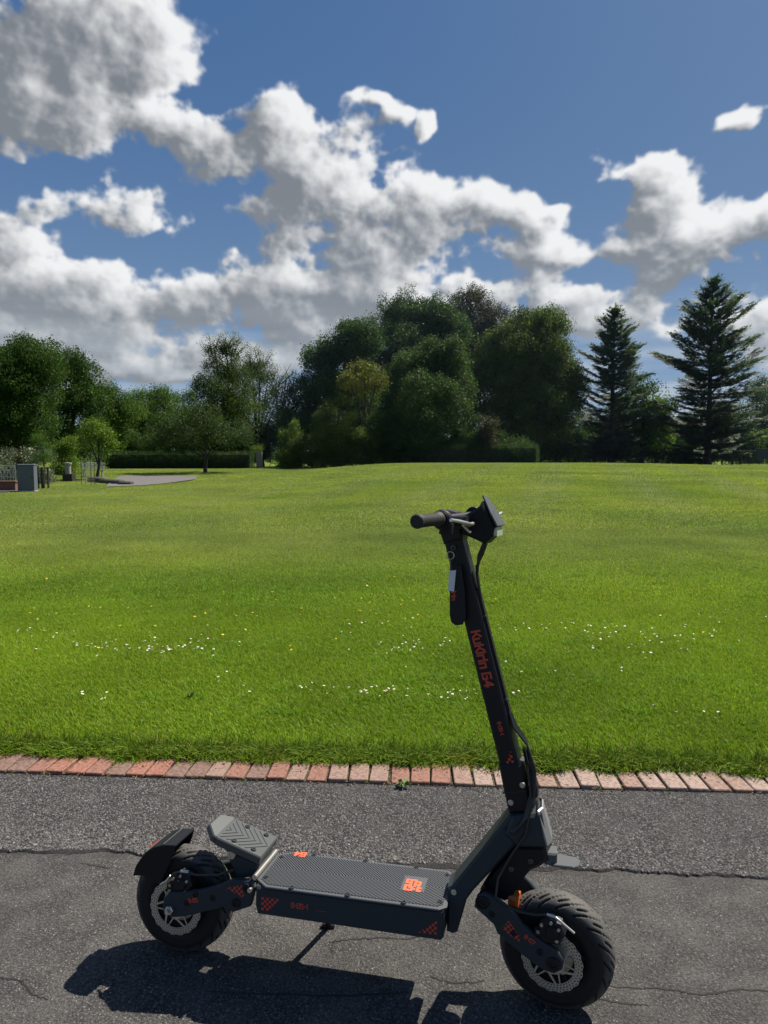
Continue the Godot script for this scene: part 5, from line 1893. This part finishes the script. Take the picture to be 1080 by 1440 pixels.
func _ready() -> void:
	# camera, sky, sun, exposure
	var cam := Camera3D.new()
	cam.name = "camera"
	cam.position = Vector3(0, 1.36, 0)
	cam.rotation_degrees = Vector3(-4.4, 0, 0)
	cam.fov = 70.0
	cam.near = 0.05
	cam.far = 2000.0
	add_child(cam)
	cam.current = true
	var env := Environment.new()
	env.background_mode = Environment.BG_SKY
	env.tonemap_mode = Environment.TONE_MAPPER_LINEAR
	env.tonemap_exposure = EXPO
	env.sdfgi_enabled = true
	env.ssao_enabled = true
	env.ssil_enabled = true
	var sky := Sky.new()
	var pano := PanoramaSkyMaterial.new()
	pano.panorama = make_sky()
	sky.sky_material = pano
	env.sky = sky
	var we := WorldEnvironment.new()
	we.name = "world"
	we.environment = env
	add_child(we)
	var sun := DirectionalLight3D.new()
	sun.name = "sun"
	sun.light_energy = 1.6
	sun.light_color = Color(1.0, 0.955, 0.89)
	sun.light_angular_distance = 0.5
	sun.shadow_enabled = true
	sun.sky_mode = DirectionalLight3D.SKY_MODE_LIGHT_ONLY
	sun.look_at_from_position(direction(SUN_AZ, SUN_EL) * 100.0, Vector3.ZERO)
	add_child(sun)
	# the place
	make_materials()
	make_ground()
	make_bricks()
	make_grass()
	make_distance()
	plant_trees()
	conifer("slender layered conifer with open top beside the wide dark tree", 19.2, hill(19.2, -62), -62.0, 13.2, [0.0, 0.25, 1.2, 0.9, 2.6, 1.7, 5.0, 2.7, 7.5, 3.2, 14.0, 3.3], 5)
	conifer("tallest broad layered conifer with spiky top near the court fence", 26.9, hill(26.9, -61), -61.0, 15.2, [0.0, 0.3, 1.9, 1.7, 4.2, 3.1, 6.7, 4.0, 10.0, 4.4, 16.0, 4.2], 6)
	hedge("long low clipped hedge in deep shade at the foot of the left trees", Vector2(-19.7, -52.5), Vector2(-9.6, -53.5), 1.3, 1.15, "deep")
	hedge("long low clipped hedge with a sunlit end before the great clump of trees", Vector2(0.6, -55.0), Vector2(11.3, -54.2), 1.4, 1.35, "deep")
	make_far_things()
	make_flowers()
	make_scooter()
	# thin air between the trees on the right
	env.volumetric_fog_enabled = true
	env.volumetric_fog_density = 0.0
	var haze := FogVolume.new()
	haze.name = "haze"
	haze.shape = RenderingServer.FOG_VOLUME_SHAPE_BOX
	haze.size = Vector3(66, 20, 34)
	haze.position = Vector3(24, 9, -62)
	var hm := FogMaterial.new()
	hm.albedo = Color(0.72, 0.84, 1.0)
	hm.density = 0.0006
	haze.material = hm
	add_child(haze)
	tag(haze, "thin bluish haze hanging in the air among the trees", "haze", "", "stuff")


func plant_trees():
	tree("broadleaf_tree", "tall dark broadleaf tree at the far left behind the grey shrub", "tree", "trees around the lawn", -23.83, 0.35, -48.00, "dark", 1.00, [-0.69, 4.74, 0.40, 3.24, 3.27,  0.67, 6.57, 0.50, 2.08, 1.96,  -1.71, 2.44, 0.82, 2.79, 1.87,  1.11, 3.36, 0.92, 2.09, 2.33,  0.34, 7.61, 0.24, 1.01, 1.03,  -3.47, 4.74, 0.78, 1.85, 3.27])
	tree("broadleaf_tree", "dark rounded tree with a shaded crown just right of the tallest far left tree", "tree", "trees around the lawn", -23.31, 0.42, -54.00, "dark", 1.00, [-0.17, 6.68, -0.93, 1.97, 2.10,  0.64, 4.62, -0.07, 2.08, 2.36,  -0.73, 2.55, 0.93, 2.09, 1.84,  1.34, 5.40, 0.16, 1.04, 1.31,  -1.07, 7.71, 0.54, 1.35, 1.16])
	tree("broadleaf_tree", "lighter green tree with a lit top between the dark left trees and the clipped hedge", "tree", "trees around the lawn", -22.40, 0.42, -60.00, "mid", 1.00, [0.11, 4.74, -0.72, 1.85, 2.04,  -0.81, 3.02, -0.06, 2.03, 2.04,  0.64, 3.02, -0.32, 1.28, 2.33,  -0.15, 5.72, 0.06, 1.45, 1.17,  1.08, 4.46, 0.06, 0.81, 1.17])
	tree("broadleaf_tree", "dark broadleaf tree filling the gap behind the left clipped hedge near the lighter tree", "tree", "trees around the lawn", -24.79, 0.42, -72.00, "mid", 1.00, [-0.12, 4.33, -1.02, 2.09, 2.52,  -1.34, 2.95, -0.55, 1.95, 2.10,  1.10, 3.09, -0.46, 2.09, 2.10])
	tree("broadleaf_tree", "dark broadleaf tree behind the low spreading tree and hedge", "tree", "trees around the lawn", -17.99, 0.42, -70.00, "dark", 1.00, [-0.15, 3.57, 0.96, 2.30, 2.32,  -1.66, 2.89, 0.54, 2.03, 1.91,  1.74, 3.30, -0.69, 2.03, 2.32,  3.78, 3.70, 0.68, 2.30, 2.72])
	tree("small_tree", "small round leafed tree on a short trunk beside the wire tree guard", "tree", "trees around the lawn", -15.67, 0.07, -40.00, "lime", 1.00, [0.18, 2.22, -0.31, 0.85, 0.70,  -0.59, 2.41, 0.06, 0.54, 0.62,  0.56, 1.79, -0.20, 0.54, 0.51,  0.00, 2.76, -0.27, 0.54, 0.47])
	tree("round_tree", "hazy round tree beyond the left clipped hedge", "tree", "trees around the lawn", -23.86, 0.42, -75.00, "mid", 0.90, [-0.04, 5.34, 0.75, 2.03, 2.55,  1.76, 4.62, -0.53, 1.81, 2.92,  0.36, 6.99, -0.41, 1.45, 1.24,  -1.16, 3.90, 0.84, 1.74, 2.19,  1.44, 6.63, 0.38, 1.01, 1.02])
	tree("airy_tree", "small airy tree with sky showing through its crown behind the hedge", "tree", "trees around the lawn", -21.88, 0.42, -80.00, "mid", 0.45, [-0.10, 7.31, -0.29, 1.39, 1.17,  0.39, 4.86, 0.71, 1.55, 2.33,  -0.67, 6.01, 0.04, 1.08, 1.56,  0.90, 7.01, 0.14, 0.77, 1.09])
	tree("tall_tree", "tall grey green tree with loose twiggy top standing over the cherry like tree", "tree", "trees around the lawn", -12.49, 0.42, -58.00, "olive", 0.80, [-0.34, 7.66, -0.43, 1.45, 1.69,  0.19, 5.45, 0.94, 2.12, 2.54,  -0.76, 8.76, 0.14, 0.72, 0.79,  0.99, 3.51, 1.05, 2.24, 2.26,  -1.50, 5.17, 0.37, 0.95, 1.58,  0.52, 8.60, -0.15, 0.72, 0.79,  1.59, 5.73, -0.16, 1.12, 1.69,  0.14, 9.20, -0.15, 0.45, 0.45])
	tree("thin_tree", "thin ivy clad tree with ragged open crown", "tree", "trees around the lawn", -10.01, 0.42, -60.00, "olive", 0.55, [-0.68, 6.75, -0.27, 0.75, 1.28,  -0.84, 7.78, -0.15, 0.35, 0.93,  0.46, 5.61, -0.29, 1.45, 2.04,  1.02, 3.31, 0.21, 2.03, 2.04,  -0.08, 7.89, -0.26, 0.52, 0.58])
	tree("bare_topped_tree", "sparse tree with bare branches above its leaves left of the great clump", "tree", "trees around the lawn", -8.54, 0.40, -62.00, "olive", 0.50, [0.28, 5.19, 0.21, 1.20, 1.69,  -0.15, 3.40, -0.27, 1.68, 2.11,  0.89, 6.37, -0.11, 0.60, 0.84,  -0.54, 6.49, 0.17, 0.54, 0.72,  1.23, 4.00, -0.02, 0.96, 1.57])
	tree("spreading_tree", "low spreading tree with dark trunk in front of the clipped hedge", "tree", "trees around the lawn", -11.24, 0.29, -46.00, "grey", 1.20, [-0.11, 2.36, -0.39, 2.14, 0.81,  -0.10, 3.02, -0.04, 2.22, 0.89,  -1.67, 2.36, 0.30, 1.47, 0.76,  1.45, 2.58, -0.69, 1.56, 0.89,  0.14, 3.68, 0.63, 1.33, 0.63,  -2.19, 2.89, -0.34, 0.71, 0.58,  2.33, 2.00, 0.24, 0.98, 0.58,  -2.79, 1.91, 0.25, 0.71, 0.40])
	tree("broadleaf_tree", "dark green tree with lit rounded head at the left end of the great clump", "tree", "trees around the lawn", -3.61, 0.19, -62.00, "dark", 1.00, [0.33, 9.53, -1.29, 2.68, 2.29,  1.94, 10.70, 0.51, 1.78, 1.69,  -1.46, 7.76, -0.26, 1.97, 2.11,  -0.58, 4.80, 0.26, 3.29, 3.02,  -2.37, 5.69, -0.76, 1.55, 2.41,  1.52, 5.99, -1.22, 2.69, 3.02,  1.06, 11.63, -0.49, 1.54, 1.03,  -2.99, 3.01, 0.60, 1.32, 2.17])
	tree("tall_broadleaf_tree", "tall tree with drooping fringed top near the middle of the clump", "tree", "trees around the lawn", 2.85, 0.33, -70.00, "deep", 1.00, [-0.17, 12.98, -1.02, 3.35, 2.45,  -1.51, 14.10, 0.51, 2.01, 1.63,  1.98, 12.45, 1.09, 2.55, 2.59,  -0.83, 9.14, 1.64, 3.70, 3.40,  -2.52, 12.19, -0.21, 1.34, 2.04,  0.49, 14.69, -0.29, 2.01, 1.16,  3.52, 12.45, 0.04, 1.68, 2.04])
	tree("copper_beech", "copper purple topped tree standing behind the others", "tree", "trees around the lawn", 9.23, 0.33, -78.00, "copper", 0.70, [-0.28, 15.45, 0.82, 2.98, 2.05,  -1.00, 12.29, -1.32, 3.37, 3.79,  2.12, 14.13, 0.45, 1.79, 2.12,  -0.66, 16.69, 0.49, 1.64, 1.06,  2.00, 11.55, 0.75, 2.10, 3.04])
	tree("holm_oak", "broad pale glossy leaved evergreen in the middle of the clump", "tree", "trees around the lawn", 3.76, 0.58, -57.00, "glossy", 1.05, [0.08, 6.30, -1.42, 3.07, 3.11,  -0.90, 3.85, 1.35, 3.03, 3.33,  1.74, 4.56, -0.81, 1.98, 2.88,  -0.37, 8.47, -0.30, 1.86, 1.44,  -2.00, 5.21, 0.20, 1.81, 2.50,  2.31, 2.75, 0.55, 1.32, 2.11,  1.17, 8.20, -0.23, 1.42, 1.44,  -2.66, 3.03, 0.70, 1.65, 2.22])
	tree("broadleaf_tree", "wide dark tree with warm lit crown left of the smaller conifer", "tree", "trees around the lawn", 12.95, 0.33, -63.00, "warm", 1.00, [-0.27, 10.24, 0.14, 3.20, 2.82,  -2.04, 7.73, -0.63, 3.33, 3.06,  1.71, 7.73, -0.44, 2.42, 2.82,  -0.60, 12.02, -0.70, 2.17, 1.47,  -3.29, 10.12, -0.84, 1.99, 2.21,  2.38, 4.72, -0.64, 1.82, 2.76,  -0.78, 4.12, 0.69, 3.65, 2.76,  -3.84, 5.93, 1.00, 2.00, 3.55,  0.62, 11.61, -0.57, 1.69, 1.35,  2.84, 5.93, -0.66, 1.46, 1.84])
	tree("golden_tree", "small golden leaved tree in front of the dark clump", "tree", "trees around the lawn", -1.47, 0.62, -54.00, "gold", 0.80, [0.06, 6.48, 0.71, 1.45, 1.05,  -0.61, 5.71, 0.04, 1.14, 0.79,  1.05, 5.97, -0.07, 0.78, 0.74,  -1.24, 6.23, -0.16, 0.62, 0.53])
	tree("leaning_tree", "small tree with bare crooked limb under the golden tree", "tree", "trees around the lawn", -3.67, 0.47, -54.00, "olive", 0.60, [-0.24, 4.26, 0.09, 0.94, 0.63,  -0.77, 3.53, 0.24, 0.73, 0.53,  0.65, 4.78, -0.02, 0.52, 0.42,  1.58, 3.53, -0.11, 1.36, 0.74,  2.88, 3.53, -0.46, 1.04, 0.74])
	tree("light_tree", "light green young deciduous tree between the two conifers", "tree", "trees around the lawn", 23.17, 0.29, -66.00, "lime2", 0.80, [0.07, 5.57, 0.79, 1.91, 1.93,  -0.96, 3.68, -1.19, 2.55, 2.31,  1.23, 3.04, -0.01, 2.04, 2.05,  -0.42, 7.15, 0.39, 1.14, 0.96,  1.36, 4.94, -0.38, 1.02, 1.28,  -2.16, 5.57, 0.27, 1.15, 1.67])
	tree("deciduous_tree", "grey green tree at the right edge behind the dark windscreen", "tree", "trees around the lawn", 36.87, 0.61, -72.00, "olive", 0.80, [-0.39, 5.32, 0.78, 1.74, 2.10,  0.61, 2.90, 0.23, 1.74, 2.10,  -0.67, 7.38, 0.28, 0.97, 1.26,  1.68, 5.67, -0.82, 2.08, 3.15])
	tree("rounded_shrub", "rounded clipped looking shrub with sunlit top at the left foot of the clump", "shrub", "shrubs round the edge of the lawn", -5.14, 0.44, -53.00, "warm", 1.10, [-0.25, 1.89, -0.12, 1.85, 1.03,  1.55, 1.73, -0.68, 1.95, 1.34,  -1.44, 1.12, 0.39, 1.13, 0.93,  3.09, 1.89, -0.38, 1.85, 1.24,  0.78, 2.70, -0.05, 1.03, 0.62])
	tree("dark_shrub", "dark shrub under the golden tree behind the middle hedge", "shrub", "shrubs round the edge of the lawn", 0.27, 0.64, -55.50, "dark", 1.00, [-0.81, 2.27, 1.07, 2.15, 1.51,  0.91, 2.00, 0.72, 2.04, 1.46,  2.42, 1.57, 0.77, 1.61, 1.19])
	tree("copper_bush", "small copper leaved bush at the right foot of the pale evergreen", "shrub", "shrubs round the edge of the lawn", 7.72, 0.75, -54.50, "copper", 0.90, [-0.18, 2.60, -0.04, 0.79, 0.85,  0.09, 1.71, -0.01, 0.74, 0.85,  -0.54, 2.13, 0.11, 0.47, 0.53])
	tree("rhododendron", "glossy leaved shrub below the wide dark tree behind the hedge", "shrub", "shrubs round the edge of the lawn", 8.11, 0.72, -55.00, "glossy", 0.90, [-0.02, 2.01, -0.03, 1.28, 0.96,  -1.45, 1.64, -0.22, 1.07, 0.91,  1.59, 1.11, -0.16, 1.71, 0.96,  -2.78, 1.11, -0.47, 1.33, 0.75])
	tree("leafy_shrub", "pale leaved upright shrub at the gap left of the rounded shrub", "shrub", "shrubs round the edge of the lawn", -7.06, 0.42, -53.50, "lime", 0.80, [0.48, 2.75, -0.05, 0.41, 0.88,  -0.14, 2.13, 0.18, 0.36, 0.68,  0.84, 1.77, 0.21, 0.47, 0.52,  -0.42, 0.99, 0.07, 0.52, 0.47])
	tree("golden_bush", "bright yellow green bush behind the sapling in its guard", "shrub", "shrubs round the edge of the lawn", -19.20, 0.21, -44.00, "lime", 1.00, [0.01, 1.53, -0.00, 0.73, 0.64,  -0.43, 1.19, -0.08, 0.51, 0.43,  0.45, 1.83, -0.18, 0.43, 0.43])
	tree("grey_shrub", "silvery leaved shrub behind the brick wall and metal railing", "shrub", "shrubs round the edge of the lawn", -17.88, 0.00, -36.00, "silver", 1.00, [0.24, 1.36, -0.30, 1.33, 0.46,  -0.99, 1.18, 0.24, 0.84, 0.42,  1.18, 1.22, 0.21, 0.56, 0.42,  -1.86, 1.22, -0.10, 0.70, 0.49])
	tree("understorey", "dark shrubs filling the shade behind the clump and hedge", "shrub", "shrubs round the edge of the lawn", 15.36, 0.33, -66.00, "deep", 0.90, [-1.30, 2.36, 0.91, 3.20, 1.67,  1.27, 1.73, 0.70, 2.56, 1.41,  -4.17, 2.04, 0.50, 2.56, 1.54])
	tree("understorey", "dark shrubs filling the shade below the smaller conifer", "shrub", "shrubs round the edge of the lawn", 21.08, 0.32, -69.00, "deep", 0.90, [-1.04, 2.70, 0.44, 2.67, 1.88,  0.99, 1.77, 0.69, 2.67, 1.34,  3.33, 1.63, -0.35, 2.54, 1.21])
	tree("understorey", "dark shrubs filling the shade below the larger conifer", "shrub", "shrubs round the edge of the lawn", 29.78, 0.34, -69.00, "deep", 0.90, [-3.38, 2.28, 0.55, 2.67, 1.61,  -1.38, 2.42, -0.59, 2.67, 1.68,  0.91, 3.75, -0.03, 2.40, 2.42,  3.30, 2.42, 0.50, 1.87, 1.48])
	tree("understorey", "dark shrubs between the thin ivy clad tree and the stone pillar", "shrub", "shrubs round the edge of the lawn", -10.18, 0.42, -60.00, "deep", 1.00, [0.88, 1.69, 0.40, 2.09, 1.63,  -1.15, 2.04, -0.43, 2.09, 1.40,  -3.07, 2.04, 0.78, 1.74, 1.28])
	tree("understorey", "dark shrubs behind the left clipped hedge below the hazy round tree", "shrub", "shrubs round the edge of the lawn", -20.80, 0.42, -66.00, "deep", 0.90, [-2.22, 1.76, 0.34, 2.30, 1.54,  0.02, 1.76, 0.19, 2.30, 1.54,  2.58, 2.14, -1.06, 2.17, 1.54,  4.50, 1.76, 0.08, 1.66, 1.28])
	tree("understorey", "dark shrubs in the shade between the rounded shrub and the pale evergreen", "shrub", "shrubs round the edge of the lawn", 3.49, 0.38, -60.00, "deep", 0.90, [-6.98, 1.73, -0.58, 2.33, 1.40,  -3.49, 1.61, 0.40, 2.33, 1.40,  -0.00, 1.61, -0.10, 2.67, 1.40,  3.20, 1.49, 0.74, 2.33, 1.28])
	tree("understorey", "dark shrubs at the right behind the court fence posts", "shrub", "shrubs round the edge of the lawn", 33.27, 0.52, -70.00, "deep", 0.90, [-2.06, 1.44, 0.34, 2.31, 1.36,  0.31, 1.58, 0.61, 2.04, 1.50,  2.83, 1.44, -0.31, 2.04, 1.23,  5.40, 1.71, 0.39, 2.71, 1.63])
	tree("understorey", "dark shrubs in deep shade behind the silvery shrub at the far left", "shrub", "shrubs round the edge of the lawn", -24.71, 0.42, -52.00, "dark", 1.00, [-3.51, 1.49, 0.60, 2.52, 1.32,  -0.99, 1.49, 0.73, 2.22, 1.32,  1.52, 1.19, -0.27, 1.81, 1.11,  3.78, 0.99, 0.52, 1.51, 1.01])
	tree("understorey", "dark shrubs behind the wide dark tree at the middle right", "shrub", "shrubs round the edge of the lawn", 15.79, 0.33, -74.00, "deep", 0.90, [-4.32, 2.10, 1.33, 3.58, 2.16,  0.70, 2.24, 0.68, 3.58, 2.30,  4.99, 2.52, 1.50, 3.15, 2.45])
	tree("light_bush", "sunlit pale bush above the right hand windscreen", "shrub", "shrubs round the edge of the lawn", 34.03, 0.59, -68.00, "lime", 0.70, [0.21, 2.14, 0.54, 1.19, 0.86,  -0.56, 1.61, 0.01, 0.79, 0.79,  1.12, 2.53, 0.02, 0.79, 0.66])
const CLOUDS = [
	-24.0, 26.2, 6.7, 4.0, -19.9, 27.6, 5.2, 3.0, -21.9, 23.0, 5.8, 3.3, -16.5, 26.3, 2.5, 1.9,
	-25.1, 21.7, 3.3, 2.4, -16.0, 22.5, 4.0, 1.2, -13.5, 22.3, 2.5, 1.5, -19.5, 17.1, 4.4, 2.1,
	-17.6, 16.9, 2.8, 2.1, -22.8, 17.0, 2.8, 0.8, -26.4, 15.2, 3.4, 2.0, -27.6, 13.3, 4.1, 1.9,
	-25.2, 13.9, 2.2, 1.0, -21.4, 10.6, 6.6, 2.4, -13.4, 11.1, 6.2, 2.5, -25.5, 11.1, 4.5, 2.0,
	-20.4, 12.7, 2.7, 1.0, -15.4, 12.3, 2.6, 1.1, -8.7, 14.1, 2.6, 1.9, -10.5, 14.9, 2.6, 0.7,
	-7.6, 11.8, 3.2, 2.4, -24.7, 8.4, 6.3, 1.3, -15.0, 8.4, 7.2, 1.3, -6.0, 9.2, 4.1, 1.9,
	-19.1, 6.8, 9.3, 0.8, -11.4, 7.3, 7.4, 0.9, -23.9, 5.3, 6.0, 0.6, -6.6, 7.4, 3.3, 1.1,
	-8.0, 23.2, 3.3, 2.3, -5.9, 22.3, 4.9, 2.4, -10.1, 20.3, 3.2, 1.2, -3.8, 19.7, 6.0, 3.1,
	-1.1, 17.3, 6.8, 3.4, 3.5, 16.8, 6.1, 2.7, -3.3, 14.9, 5.3, 2.7, 8.1, 16.2, 3.3, 1.8,
	1.1, 13.6, 6.0, 1.8, 9.8, 15.2, 3.2, 1.6, 11.9, 14.1, 2.7, 1.4, 10.5, 17.4, 1.7, 1.3,
	13.9, 14.2, 1.7, 0.8, -2.5, 25.1, 1.3, 0.4, 0.0, 24.7, 1.1, 0.5, 1.4, 24.0, 1.0, 0.6,
	3.3, 23.5, 0.7, 1.0, 9.7, 12.2, 3.9, 1.2, 13.9, 11.5, 3.3, 1.7, 16.5, 10.8, 2.5, 1.5,
	12.9, 10.0, 4.7, 1.5, 7.6, 11.8, 1.8, 0.9, 3.3, 11.3, 4.9, 1.2, 18.3, 19.7, 3.1, 2.0,
	20.5, 17.9, 2.7, 2.3, 21.3, 14.9, 3.0, 2.9, 18.2, 15.1, 2.7, 1.2, 20.4, 12.6, 3.6, 1.6,
	25.8, 14.8, 2.8, 2.1, 27.5, 15.5, 2.6, 2.4, 23.6, 13.9, 2.5, 1.5, 25.2, 21.9, 1.9, 0.8,
	26.0, 22.3, 1.0, 0.5, 20.2, 9.7, 2.7, 2.0, 26.7, 7.8, 2.3, 1.9, 28.2, 8.2, 2.6, 2.1,
	23.0, 9.7, 2.3, 1.4, 13.3, 17.4, 0.9, 0.6, -26.1, 19.7, 1.3, 0.7, 1.1, 9.3, 3.3, 1.3,
	0.0, 15.6, 6.0, 3.4, 5.4, 14.6, 4.9, 2.2, -2.2, 12.9, 4.9, 2.0, -22.9, 6.3, 5.6, 0.9,
	-15.6, 5.8, 4.6, 0.7]
